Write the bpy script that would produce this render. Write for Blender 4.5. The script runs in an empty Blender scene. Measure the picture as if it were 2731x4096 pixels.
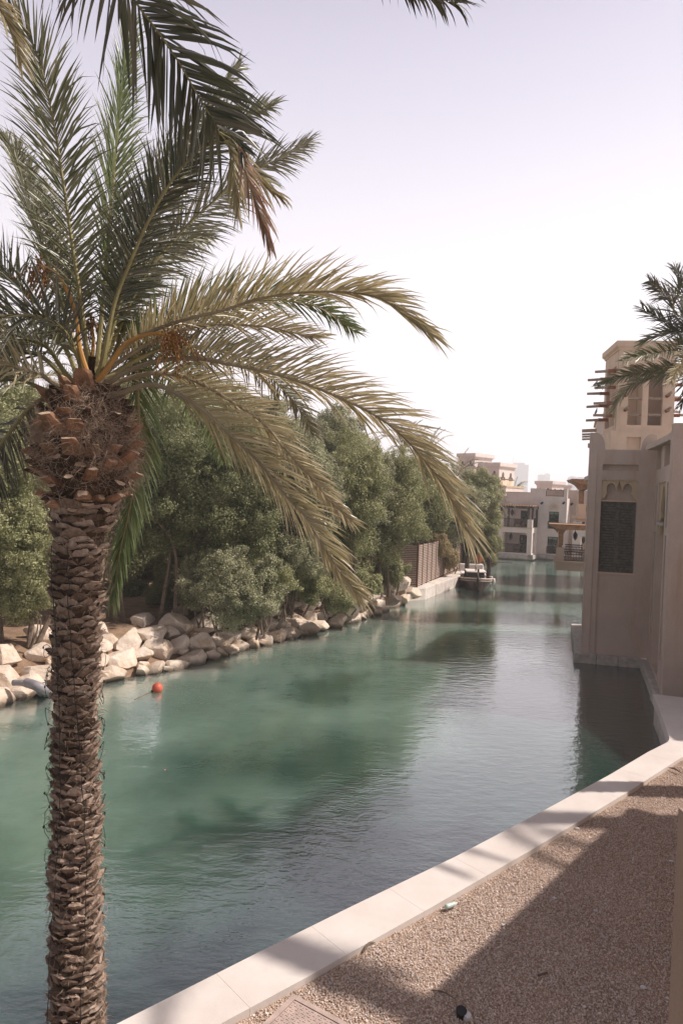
import bpy, math, random
import numpy as np
from mathutils import Vector, noise as mnoise

SC = bpy.context.scene
COL = SC.collection
# ------------------------------------------------------------------ camera
FPX = 682.0; EYE = 6.4
PITCH = math.atan(15 / 682); ROLL = math.radians(2.06)
_F = np.array([0, math.cos(PITCH), -math.sin(PITCH)])
_U0 = np.array([0, math.sin(PITCH), math.cos(PITCH)])
_R = math.cos(ROLL) * np.array([1, 0, 0.]) + math.sin(ROLL) * _U0
_U = -math.sin(ROLL) * np.array([1, 0, 0.]) + math.cos(ROLL) * _U0
CAMP = np.array([0, 0, EYE])
from mathutils import Matrix
cd = bpy.data.cameras.new('camera'); cam = bpy.data.objects.new('camera', cd); COL.objects.link(cam)
cam.matrix_world = Matrix(((_R[0], _U[0], -_F[0], 0), (_R[1], _U[1], -_F[1], 0), (_R[2], _U[2], -_F[2], EYE), (0, 0, 0, 1)))
cd.sensor_fit = 'VERTICAL'; cd.sensor_height = 36; cd.sensor_width = 24; cd.lens = 36 * FPX / 1024
cd.clip_start = 0.05; cd.clip_end = 6000
SC.camera = cam
SC.render.resolution_x = 682; SC.render.resolution_y = 1024
# ------------------------------------------------------------------ light
SUN_EL = math.radians(50); SUN_AZ = math.radians(4)      # azimuth measured from +X towards +Y
sd = Vector((math.cos(SUN_AZ) * math.cos(SUN_EL), math.sin(SUN_AZ) * math.cos(SUN_EL), math.sin(SUN_EL)))
sl = bpy.data.lights.new('sun', 'SUN'); sl.energy = 5.0; sl.angle = math.radians(1.0); sl.color = (1, .925, .85)
so = bpy.data.objects.new('sun', sl); COL.objects.link(so); so.rotation_euler = sd.to_track_quat('Z', 'Y').to_euler(); so.location = (30, 0, 40)
w = bpy.data.worlds.new('World'); SC.world = w; w.use_nodes = True
nt = w.node_tree; nt.nodes.clear()
out = nt.nodes.new('ShaderNodeOutputWorld'); bg = nt.nodes.new('ShaderNodeBackground'); sky = nt.nodes.new('ShaderNodeTexSky')
sky.sky_type = 'NISHITA'; sky.sun_disc = False; sky.sun_elevation = SUN_EL; sky.sun_rotation = math.pi / 2 - SUN_AZ
sky.dust_density = 6; sky.air_density = 1.0; sky.ozone_density = 1.0
tc = nt.nodes.new('ShaderNodeTexCoord'); sx = nt.nodes.new('ShaderNodeSeparateXYZ'); rmp = nt.nodes.new('ShaderNodeValToRGB')
nt.links.new(tc.outputs['Generated'], sx.inputs[0]); nt.links.new(sx.outputs['Z'], rmp.inputs[0])
e = rmp.color_ramp.elements
e[0].position = 0.0; e[0].color = (9.4, 8.85, 9.2, 1); e[1].position = 1.0; e[1].color = (.8, .75, 1.1, 1)
for p_, c_ in ((.28, (9.0, 8.45, 8.9, 1)), (.55, (5.3, 4.9, 5.9, 1)), (.75, (2.0, 1.8, 2.4, 1))):
    q = rmp.color_ramp.elements.new(p_); q.color = c_
mx = nt.nodes.new('ShaderNodeMix'); mx.data_type = 'RGBA'; mx.inputs[0].default_value = .78
nt.links.new(sky.outputs[0], mx.inputs[6]); nt.links.new(rmp.outputs[0], mx.inputs[7])
dt = nt.nodes.new('ShaderNodeVectorMath'); dt.operation = 'DOT_PRODUCT'; dt.inputs[1].default_value = (.42, .90, .0)   # the hazy glow is strongest ahead and to the right
nt.links.new(tc.outputs['Generated'], dt.inputs[0]); mrg = nt.nodes.new('ShaderNodeMapRange'); mrg.interpolation_type = 'SMOOTHSTEP'
mrg.inputs[1].default_value = -.7; mrg.inputs[2].default_value = 1.0; mrg.inputs[3].default_value = .38; mrg.inputs[4].default_value = .88
nt.links.new(dt.outputs['Value'], mrg.inputs[0]); vm = nt.nodes.new('ShaderNodeVectorMath'); vm.operation = 'SCALE'
nt.links.new(mx.outputs[2], vm.inputs[0]); nt.links.new(mrg.outputs[0], vm.inputs['Scale']); nt.links.new(vm.outputs[0], bg.inputs[0]); bg.inputs[1].default_value = 0.14
nt.links.new(bg.outputs[0], out.inputs[0])
SC.view_settings.view_transform = 'Standard'; SC.view_settings.look = 'None'; SC.view_settings.exposure = 0.3; SC.view_settings.gamma = 1
SC.render.engine = 'CYCLES'
try:
    SC.cycles.volume_bounces = 2; SC.cycles.max_bounces = 8; SC.cycles.transparent_max_bounces = 16
except Exception: pass

# ------------------------------------------------------------------ pixel -> world helpers
def ray(px, py): return _F + _R * (px - 341) / FPX + _U * (512 - py) / FPX
def G(px, py, z=0.):
    d = ray(px, py); return CAMP + d * ((z - EYE) / d[2])
def D(px, py, dep):
    d = ray(px, py); return CAMP + d * (dep / d[1])
def fl(x, y): return (x * 682 / 2731, y * 682 / 2731)
def c2(x, y): return fl(2200 + x / 2.614, 1000 + y / 2.614)
def c3(x, y): return fl(1500 + x / 1.845, 1950 + y / 1.845)
def c4(x, y): return fl(2200 + x / 1.96, 1900 + y / 1.96)
def c5(x, y): return fl(1850 + x / 3.92, 1700 + y / 3.92)
def c6(x, y): return fl(1850 + x / 3.136, 2050 + y / 3.136)
def c7(x, y): return fl(1400 + x / 1.178, 2900 + y / 1.178)
def c8(x, y): return fl(400 + x / 1.045, 3500 + y / 1.045)
def c9(x, y): return fl(2550 + x / 4.70, 1650 + y / 4.70)
def c10(x, y): return fl(2180 + x / 4.705, 1850 + y / 4.705)
def r8(x, y): return fl(x / 1.12, 2200 + y / 1.12)
def Q(x, y): return (x * .43495, y * .43495)

class Plane:
    """vertical plane through ground points A, B; local s along AB, d outward (to the viewer's side), z up"""
    def __init__(s, A, B):
        s.A = np.array([A[0], A[1]], float); B = np.array([B[0], B[1]], float)
        s.u = (B - s.A) / np.linalg.norm(B - s.A); s.n = np.array([s.u[1], -s.u[0]]); s.L = float(np.linalg.norm(B - s.A))
    def hit(s, p, off=0.):
        d = ray(*p); A = s.A + s.n * off
        t = s.n.dot(A) / s.n.dot(d[:2]); P = CAMP + d * t
        return float(s.u.dot(P[:2] - A)), float(P[2])
    def at(s, a, d, z):
        q = s.A + s.u * a + s.n * d; return (q[0], q[1], z)
    def shifted(s, off): return Plane(s.A + s.n * off, s.A + s.n * off + s.u)

# ------------------------------------------------------------------ mesh builder
def sub(o): return np.array(o.matrix_world.translation) if o else None
WLOC = {}
class MB:
    def __init__(s): s.v = []; s.f = []; s.mi = []; s.n = 0; s.bulk = []
    def add(s, vs, fs, m=0):
        b = s.n; s.v.extend([tuple(map(float, p)) for p in vs]); s.n += len(vs)
        for f in fs: s.f.append(tuple(b + i for i in f)); s.mi.append(m)
        return s
    def hexa(s, p, m=0):   # 8 corners: bottom 4 ccw, top 4 ccw
        return s.add(p, [(3, 2, 1, 0), (4, 5, 6, 7), (0, 1, 5, 4), (1, 2, 6, 5), (2, 3, 7, 6), (3, 0, 4, 7)], m)
    def box(s, x0, x1, y0, y1, z0, z1, m=0):
        return s.hexa([(x0, y0, z0), (x1, y0, z0), (x1, y1, z0), (x0, y1, z0), (x0, y0, z1), (x1, y0, z1), (x1, y1, z1), (x0, y1, z1)], m)
    def pbox(s, P, s0, s1, d0, d1, z0, z1, m=0):   # box in plane coordinates; d outward
        a = P.at
        return s.hexa([a(s0, d1, z0), a(s1, d1, z0), a(s1, d0, z0), a(s0, d0, z0), a(s0, d1, z1), a(s1, d1, z1), a(s1, d0, z1), a(s0, d0, z1)], m)
    def wall(s, P, s0, s1, z0, z1, d0, d1, holes=(), m=0):
        ss = sorted({s0, s1, *[min(max(h[i], s0), s1) for h in holes for i in (0, 1)]})
        zs = sorted({z0, z1, *[min(max(h[i], z0), z1) for h in holes for i in (2, 3)]})
        for i in range(len(ss) - 1):
            run = None
            for j in range(len(zs) - 1):
                cs = (ss[i] + ss[i + 1]) / 2; cz = (zs[j] + zs[j + 1]) / 2
                solid = not any(h[0] < cs < h[1] and h[2] < cz < h[3] for h in holes)
                if solid:
                    if run is None: run = zs[j]
                    if j == len(zs) - 2: s.pbox(P, ss[i], ss[i + 1], d0, d1, run, zs[j + 1], m)
                elif run is not None:
                    s.pbox(P, ss[i], ss[i + 1], d0, d1, run, zs[j], m); run = None
        return s
    def prism(s, P, poly, d0, d1, m=0):            # polygon in (s,z), extruded d0..d1
        k = len(poly); vs = [P.at(a, d1, z) for a, z in poly] + [P.at(a, d0, z) for a, z in poly]
        fs = [tuple(range(k)), tuple(reversed(range(k, 2 * k)))] + [(i, i + k, (i + 1) % k + k, (i + 1) % k) for i in range(k)]
        return s.add(vs, fs, m)
    def slab(s, poly, z0, z1, m=0):                # horizontal polygon
        k = len(poly); vs = [(p[0], p[1], z0) for p in poly] + [(p[0], p[1], z1) for p in poly]
        fs = [tuple(reversed(range(k))), tuple(range(k, 2 * k))] + [(i, (i + 1) % k, (i + 1) % k + k, i + k) for i in range(k)]
        return s.add(vs, fs, m)
    def tube(s, pts, rad, k=8, m=0, cap=True):
        pts = [np.array(p, float) for p in pts]; n = len(pts)
        rad = [rad] * n if np.isscalar(rad) else rad
        vs = []; ref = None
        for i in range(n):
            t = pts[min(i + 1, n - 1)] - pts[max(i - 1, 0)]; t = t / (np.linalg.norm(t) + 1e-9)
            if ref is None: ref = np.array([0, 0, 1.]) if abs(t[2]) < .9 else np.array([1., 0, 0])
            a = np.cross(t, ref); a /= np.linalg.norm(a) + 1e-9; b = np.cross(t, a); ref = -b if False else np.cross(a, t)
            for j in range(k):
                th = 2 * math.pi * j / k; vs.append(pts[i] + rad[i] * (a * math.cos(th) + b * math.sin(th)))
        fs = [(i * k + j, i * k + (j + 1) % k, (i + 1) * k + (j + 1) % k, (i + 1) * k + j) for i in range(n - 1) for j in range(k)]
        if cap: fs += [tuple(reversed(range(k))), tuple(range((n - 1) * k, n * k))]
        return s.add(vs, fs, m)
    def lathe(s, c, prof, k=16, m=0):              # prof [(r,z)]
        vs = [(c[0] + r * math.cos(2 * math.pi * j / k), c[1] + r * math.sin(2 * math.pi * j / k), c[2] + z) for r, z in prof for j in range(k)]
        n = len(prof)
        fs = [(i * k + j, i * k + (j + 1) % k, (i + 1) * k + (j + 1) % k, (i + 1) * k + j) for i in range(n - 1) for j in range(k)]
        fs += [tuple(reversed(range(k))), tuple(range((n - 1) * k, n * k))]
        return s.add(vs, fs, m)
    def quads(s, V, per, F, m=0):                  # bulk: V (N,per,3), F list of faces inside one element
        s.bulk.append((np.asarray(V, float), per, F, m)); return s
    def build(s, name, mat, parent=None, origin=None, smooth=False):
        V = np.array(s.v, float).reshape(-1, 3); nv = len(V)
        allv = [V]; ls = []; lt = []; mi = list(s.mi)
        loops = [i for f in s.f for i in f]; tot = [len(f) for f in s.f]
        loops = [np.array(loops, np.int32)]; tots = [np.array(tot, np.int32)]; mis = [np.array(mi, np.int32)]
        for (B, per, F, m) in s.bulk:
            N = len(B); allv.append(B.reshape(-1, 3))
            f = np.array([i for q in F for i in q], np.int32); t = np.array([len(q) for q in F], np.int32)
            loops.append((f[None, :] + (nv + per * np.arange(N, dtype=np.int32))[:, None]).ravel()); tots.append(np.tile(t, N)); mis.append(np.full(N * len(F), m, np.int32))
            nv += N * per
        V = np.concatenate(allv); L = np.concatenate(loops); T = np.concatenate(tots); M_ = np.concatenate(mis)
        if parent is not None: org = WLOC[parent.name]
        elif origin is not None: org = np.array(origin, float)
        else: org = np.array([(V[:, 0].min() + V[:, 0].max()) / 2, (V[:, 1].min() + V[:, 1].max()) / 2, V[:, 2].min()])
        me = bpy.data.meshes.new(name); V = V - org
        me.vertices.add(len(V)); me.vertices.foreach_set('co', V.astype(np.float32).ravel())
        me.loops.add(len(L)); me.loops.foreach_set('vertex_index', L)
        st = np.zeros(len(T), np.int32); st[1:] = np.cumsum(T)[:-1]
        me.polygons.add(len(T)); me.polygons.foreach_set('loop_start', st); me.polygons.foreach_set('loop_total', T); me.polygons.foreach_set('material_index', M_)
        me.polygons.foreach_set('use_smooth', np.full(len(T), bool(smooth)))
        me.update(calc_edges=True)
        for q in (mat if isinstance(mat, (list, tuple)) else [mat]): me.materials.append(q)
        o = bpy.data.objects.new(name, me); COL.objects.link(o)
        if parent is not None:
            o.parent = parent; WLOC[o.name] = org
        else:
            o.location = org; WLOC[o.name] = org
        return o

def tag(o, label, cat, group=None):
    o['label'] = label; o['category'] = cat
    if group: o['group'] = group
    return o
def structure(o): o['kind'] = 'structure'; return o
def thing(name, loc, label, cat, group=None):
    o = bpy.data.objects.new(name, None); COL.objects.link(o); o.location = tuple(map(float, loc)); o.empty_display_size = .2
    WLOC[o.name] = np.array(loc, float); return tag(o, label, cat, group)
def copytree(o, loc, label=None, parent=None):
    r = o.copy(); COL.objects.link(r)
    if parent is None: r.location = tuple(map(float, loc))
    else: r.parent = parent
    if label: r['label'] = label
    for ch in list(o.children): copytree(ch, None, None, r)
    return r
def bevel(o, wdt=.01, seg=2):
    b = o.modifiers.new('bevel', 'BEVEL'); b.width = wdt; b.segments = seg; b.limit_method = 'ANGLE'; b.angle_limit = math.radians(40); return o

# ------------------------------------------------------------------ materials
class N:
    def __init__(s, name):
        s.m = bpy.data.materials.new(name); s.m.use_nodes = True; s.t = s.m.node_tree; s.t.nodes.clear()
        s.o = s.t.nodes.new('ShaderNodeOutputMaterial')
    def n(s, ty, **kw):
        q = s.t.nodes.new(ty)
        for k, v in kw.items():
            if isinstance(k, str) and k.startswith('i_'): q.inputs[k[2:].replace('_', ' ')].default_value = v
            else: setattr(q, k, v)
        return q
    def l(s, a, b): s.t.links.new(a, b)
    def coord(s, kind='Object', scale=(1, 1, 1)):
        if kind == 'World': g = s.n('ShaderNodeNewGeometry').outputs['Position']
        else: g = s.n('ShaderNodeTexCoord').outputs[kind]
        mp = s.n('ShaderNodeMapping'); mp.inputs['Scale'].default_value = scale; s.l(g, mp.inputs[0]); return mp.outputs[0]
    def noise(s, vec, scale, detail=4, rough=.55):
        q = s.n('ShaderNodeTexNoise'); q.inputs['Scale'].default_value = scale; q.inputs['Detail'].default_value = detail; q.inputs['Roughness'].default_value = rough
        s.l(vec, q.inputs['Vector']); return q.outputs['Fac']
    def ramp(s, fac, stops):
        q = s.n('ShaderNodeValToRGB'); el = q.color_ramp.elements
        while len(el) < len(stops): el.new(.5)
        for i, (p, c) in enumerate(stops): el[i].position = p; el[i].color = (*c, 1) if len(c) == 3 else c
        s.l(fac, q.inputs[0]); return q.outputs[0]
    def mix(s, f, a, b, mode='MIX'):
        q = s.n('ShaderNodeMix', data_type='RGBA', blend_type=mode)
        for i, v in ((0, f), (6, a), (7, b)):
            if hasattr(v, 'links'): s.l(v, q.inputs[i])
            elif i == 0: q.inputs[0].default_value = v
            else: q.inputs[i].default_value = (*v, 1)
        return q.outputs[2]
    def bump(s, h, strength, dist, prev=None):
        q = s.n('ShaderNodeBump'); q.inputs['Strength'].default_value = strength; q.inputs['Distance'].default_value = dist
        s.l(h, q.inputs['Height'])
        if prev is not None: s.l(prev, q.inputs['Normal'])
        return q.outputs[0]
    def pbsdf(s, col, rough=.8, nrm=None, metal=0, spec=.5):
        q = s.n('ShaderNodeBsdfPrincipled')
        if hasattr(col, 'links'): s.l(col, q.inputs['Base Color'])
        else: q.inputs['Base Color'].default_value = (*col, 1)
        if hasattr(rough, 'links'): s.l(rough, q.inputs['Roughness'])
        else: q.inputs['Roughness'].default_value = rough
        q.inputs['Metallic'].default_value = metal; q.inputs['Specular IOR Level'].default_value = spec
        if nrm is not None: s.l(nrm, q.inputs['Normal'])
        return q
    def done(s, q): s.l(q.outputs[0], s.o.inputs[0]); return s.m

def simple(name, col, rough=.8, var=.25, scale=6, bmp=.0, bscale=60, metal=0, spec=.4):
    k = N(name); v = k.coord('Object')
    n1 = k.noise(v, scale, 5)
    c = k.ramp(n1, [(.3, tuple(x * (1 - var) for x in col)), (.7, tuple(min(1, x * (1 + var)) for x in col))])
    nr = k.bump(k.noise(v, bscale, 4), 1, bmp) if bmp else None
    return k.done(k.pbsdf(c, rough, nr, metal, spec))

def plaster(name, col, stain=(.40, .28, .19), st=.55):
    k = N(name); v = k.coord('World'); vs = k.coord('World', (2.2, 2.2, .35))
    a = k.noise(v, .9, 6, .6); c = k.mix(k.ramp(a, [(.35, (0, 0, 0)), (.72, (1, 1, 1))]), col, tuple(x * .84 for x in col))
    streak = k.ramp(k.noise(vs, 1.0, 5, .6), [(.5, (0, 0, 0)), (.74, (st, st, st))])
    c = k.mix(streak, c, stain)
    g = k.noise(v, 45, 5, .7); c = k.mix(.12, c, k.ramp(g, [(.3, (.1, .1, .1)), (.7, (1, 1, 1))]), 'OVERLAY')
    nr = k.bump(k.noise(v, 22, 6, .65), .5, .006)
    return k.done(k.pbsdf(c, .9, nr, 0, .2))

M = {}
M['plaster'] = plaster('sand_plaster', (.56, .445, .38))
M['plaster_light'] = plaster('pale_plaster', (.72, .61, .565), st=.15)
M['plaster_warm'] = plaster('warm_plaster', (.74, .56, .43), st=.3)
M['plaster_cream'] = plaster('cream_plaster', (.56, .44, .29), st=.2)
M['plaster_shaded'] = plaster('shaded_plaster', (.43, .335, .27), st=.35)  # shade on the canal house balcony, put into a darker plaster colour
M['plaster_brown'] = plaster('brown_plaster', (.30, .225, .175), st=.4)
M['plinth'] = simple('plinth_stone', (.44, .40, .36), .9, .22, 5, .01, 30)
M['wood_dark'] = simple('dark_timber', (.045, .028, .02), .6, .35, 8, .002, 80)
M['wood_warm'] = simple('warm_timber', (.30, .16, .08), .7, .3, 6, .003, 50)
M['wood_rail'] = simple('rail_timber', (.10, .055, .03), .6, .3, 8)
M['shutter'] = simple('shutter_paint', (.115, .105, .085), .75, .4, 9, .002, 60)
M['glass'] = simple('window_glass', (.012, .022, .02), .06, .3, 1.2, spec=.7)
M['curtain'] = simple('blind', (.16, .24, .18), .8)
M['lantern'] = simple('lantern_metal', (.02, .022, .018), .5)
M['rope'] = simple('rope', (.22, .12, .07), .95, .3, 30, .004, 120)
M['red_wrap'] = simple('red_rope_wrap', (.26, .085, .045), .9, .35, 20, .006, 90)
M['pole'] = simple('weathered_pole', (.36, .27, .21), .85, .3, 10, .008, 25)
M['black'] = simple('black_paint', (.01, .01, .01), .6)
M['white_cloth'] = simple('white_cushion', (.66, .60, .58), .9, .08, 8, .004, 12)
M['hull'] = simple('varnished_hull', (.035, .016, .011), .32, .35, 4, spec=.5)
M['hull_edge'] = simple('pale_gunwale', (.52, .42, .36), .5, .15)
M['buoy'] = simple('red_buoy_plastic', (.52, .10, .055), .5, .15, 5)
M['pipe'] = simple('grey_pipe', (.24, .22, .23), .45, .15, 6)
M['metal'] = simple('galvanised_metal', (.4, .4, .42), .4, .2, metal=.6)
M['rust'] = simple('rusty_steel', (.16, .085, .06), .8, .35, 8, .002, 60)
M['slat'] = simple('painted_slat', (.40, .31, .26), .75, .2, 6)
M['pigeon'] = simple('pigeon_feather', (.16, .17, .21), .8, .4, 30)
M['bark'] = simple('tree_bark', (.16, .115, .085), .95, .4, 10, .01, 30)
M['rattan'] = simple('rattan', (.18, .10, .05), .8, .3, 20)
M['litter_white'] = simple('crumpled_paper', (.62, .60, .60), .8, .1, 20, .004, 40)
M['bottle'] = simple('green_plastic', (.48, .58, .52), .25, .15, 12)
M['concrete'] = simple('dock_concrete', (.56, .49, .44), .9, .16, 3, .006, 40)
M['tower_far'] = simple('tower_facade', (.38, .37, .38), .8, .1, .05)

def leafmat(name, cols, trans=.35, rough=.5, spec=.35):
    k = N(name); g = k.n('ShaderNodeNewGeometry')
    c = k.ramp(g.outputs['Random Per Island'], [(i / (len(cols) - 1), c) for i, c in enumerate(cols)])
    v = k.coord('World'); c = k.mix(k.ramp(k.noise(v, .55, 3), [(.35, (0, 0, 0)), (.7, (.6, .6, .6))]), c, cols[-1])
    p = k.pbsdf(c, rough, None, 0, spec); t = k.n('ShaderNodeBsdfTranslucent'); k.l(k.mix(.5, c, (.45, .5, .12), 'MULTIPLY'), t.inputs[0])
    tt = k.n('ShaderNodeBsdfTranslucent'); k.l(c, tt.inputs[0])
    m = k.n('ShaderNodeMixShader'); m.inputs[0].default_value = trans; k.l(p.outputs[0], m.inputs[1]); k.l(tt.outputs[0], m.inputs[2])
    return k.done(m)
M['frond_green'] = leafmat('frond_green', [(.072, .088, .036), (.14, .148, .07), (.26, .235, .14)], .3, .38, .6)
M['frond_khaki'] = leafmat('frond_khaki', [(.26, .215, .10), (.43, .36, .20), (.56, .47, .32)], .38, .38, .6)
M['frond_bright'] = leafmat('frond_bright', [(.09, .135, .04), (.15, .20, .07), (.25, .27, .13)], .35, .38, .6)
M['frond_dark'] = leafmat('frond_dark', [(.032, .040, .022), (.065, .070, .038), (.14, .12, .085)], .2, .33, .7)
M['frond_dead'] = leafmat('frond_dead', [(.30, .15, .09), (.42, .27, .19), (.5, .38, .29)], .2, .7)
M['frond_pale'] = leafmat('frond_pale', [(.14, .14, .09), (.22, .21, .14), (.30, .27, .19)], .3)
M['leaf_a'] = leafmat('leaf_olive', [(.11, .13, .045), (.24, .255, .10), (.50, .47, .27)], .3)
M['leaf_b'] = leafmat('leaf_grey_green', [(.11, .13, .055), (.26, .265, .135), (.52, .49, .33)], .3)
M['leaf_c'] = leafmat('leaf_deep', [(.06, .08, .03), (.14, .16, .065), (.34, .33, .17)], .3)
M['leaf_y'] = leafmat('leaf_yellow', [(.22, .19, .09), (.36, .27, .13), (.46, .36, .2)], .3)
M['petiole'] = simple('frond_stalk', (.24, .20, .085), .55, .3, 3)
M['petiole_grey'] = simple('frond_stalk_grey', (.24, .19, .12), .6, .3, 3)
M['stalk'] = simple('fruit_stalk', (.40, .20, .05), .5, .2, 4)
M['date'] = simple('date_fruit', (.22, .095, .035), .4, .5, 15)
M['fibre'] = leafmat('palm_fibre', [(.16, .10, .065), (.30, .205, .145), (.46, .35, .275)], .1, .9, .1)
M['fibre_bed'] = simple('palm_fibre_bed', (.06, .035, .022), .95, .5, 9, .02, 40)
def boot():
    k = N('palm_boot'); g = k.n('ShaderNodeNewGeometry'); v = k.coord('Object', (3, 3, 1))
    c = k.ramp(g.outputs['Random Per Island'], [(0, (.13, .095, .072)), (.5, (.31, .235, .185)), (1, (.50, .40, .33))])
    c = k.mix(k.ramp(k.noise(v, 9, 6, .7), [(.35, (0, 0, 0)), (.65, (1, 1, 1))]), k.mix(1, c, (.55, .45, .4), 'MULTIPLY'), c)
    nr = k.bump(k.noise(k.coord('Object', (1, 1, .35)), 55, 6, .7), 1, .012)
    return k.done(k.pbsdf(c, .92, nr, 0, .15))
M['boot'] = boot()
M['boot_orange'] = simple('fresh_boot', (.27, .14, .08), .8, .45, 7, .006, 50)
M['boot_cut'] = simple('boot_cut_face', (.52, .38, .27), .85, .25, 14, .004, 60)

def rockmat():
    k = N('limestone'); v = k.coord('World'); g = k.n('ShaderNodeNewGeometry'); oi = k.n('ShaderNodeObjectInfo')
    c = k.ramp(k.noise(v, 1.7, 7, .65), [(.3, (.50, .35, .24)), (.46, (.66, .54, .44)), (.7, (.74, .64, .565))])
    c = k.mix(k.ramp(k.noise(v, 6, 6, .7), [(.5, (0, 0, 0)), (.75, (.5, .5, .5))]), c, (.42, .29, .18))
    c = k.mix(1, c, k.ramp(oi.outputs['Random'], [(0, (.82, .8, .78)), (1, (1, 1, 1))]), 'MULTIPLY')
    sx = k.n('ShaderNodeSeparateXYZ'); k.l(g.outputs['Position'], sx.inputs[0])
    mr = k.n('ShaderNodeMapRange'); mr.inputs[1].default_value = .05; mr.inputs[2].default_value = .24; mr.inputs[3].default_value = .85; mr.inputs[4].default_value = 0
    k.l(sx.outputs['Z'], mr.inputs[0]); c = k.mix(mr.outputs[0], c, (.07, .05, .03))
    nr = k.bump(k.noise(v, 7, 8, .7), .9, .06); nr = k.bump(k.noise(v, 40, 6, .7), .6, .012, nr)
    return k.done(k.pbsdf(c, .92, nr, 0, .2))
M['rock'] = rockmat()

def soil():
    k = N('bank_soil'); v = k.coord('World')
    c = k.ramp(k.noise(v, 1.5, 8, .7), [(.3, (.15, .09, .06)), (.55, (.27, .18, .12)), (.75, (.36, .27, .2))])
    c = k.mix(k.ramp(k.noise(v, 14, 4, .7), [(.55, (0, 0, 0)), (.7, (.6, .6, .6))]), c, (.12, .07, .04))
    return k.done(k.pbsdf(c, .95, k.bump(k.noise(v, 9, 8, .75), .8, .05), 0, .1))
M['soil'] = soil()
def gravelbase():
    k = N('gravel_bed'); v = k.coord('World'); vo = k.n('ShaderNodeTexVoronoi'); vo.inputs['Scale'].default_value = 45; k.l(v, vo.inputs['Vector'])
    c = k.mix(.75, (.34, .24, .18), k.ramp(vo.outputs['Color'], [(0, (.22, .15, .11)), (1, (.48, .36, .28))]))
    return k.done(k.pbsdf(c, .95, k.bump(vo.outputs['Distance'], 1, .012), 0, .1))
M['gravel_bed'] = gravelbase()
def pebble():
    k = N('pebble'); g = k.n('ShaderNodeNewGeometry')
    c = k.ramp(g.outputs['Random Per Island'], [(0, (.34, .23, .18)), (.35, (.53, .40, .325)), (.75, (.64, .52, .445)), (.93, (.74, .64, .58)), (1, (.42, .42, .44))])
    return k.done(k.pbsdf(c, .85, None, 0, .25))
M['pebble'] = pebble()
def kerbmat():
    k = N('kerb_stone'); v = k.coord('World')
    c = k.ramp(k.noise(v, .8, 7, .65), [(.3, (.53, .46, .42)), (.7, (.64, .58, .54))])
    c = k.mix(k.ramp(k.noise(v, 30, 5, .8), [(.62, (0, 0, 0)), (.75, (.35, .35, .35))]), c, (.25, .2, .17))
    c = k.mix(k.ramp(k.noise(v, 2.3, 8, .75), [(.55, (0, 0, 0)), (.75, (.3, .3, .3))]), c, (.40, .33, .28))
    return k.done(k.pbsdf(c, .85, k.bump(k.noise(v, 60, 5, .7), .5, .003), 0, .25))
M['kerb'] = kerbmat()
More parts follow.
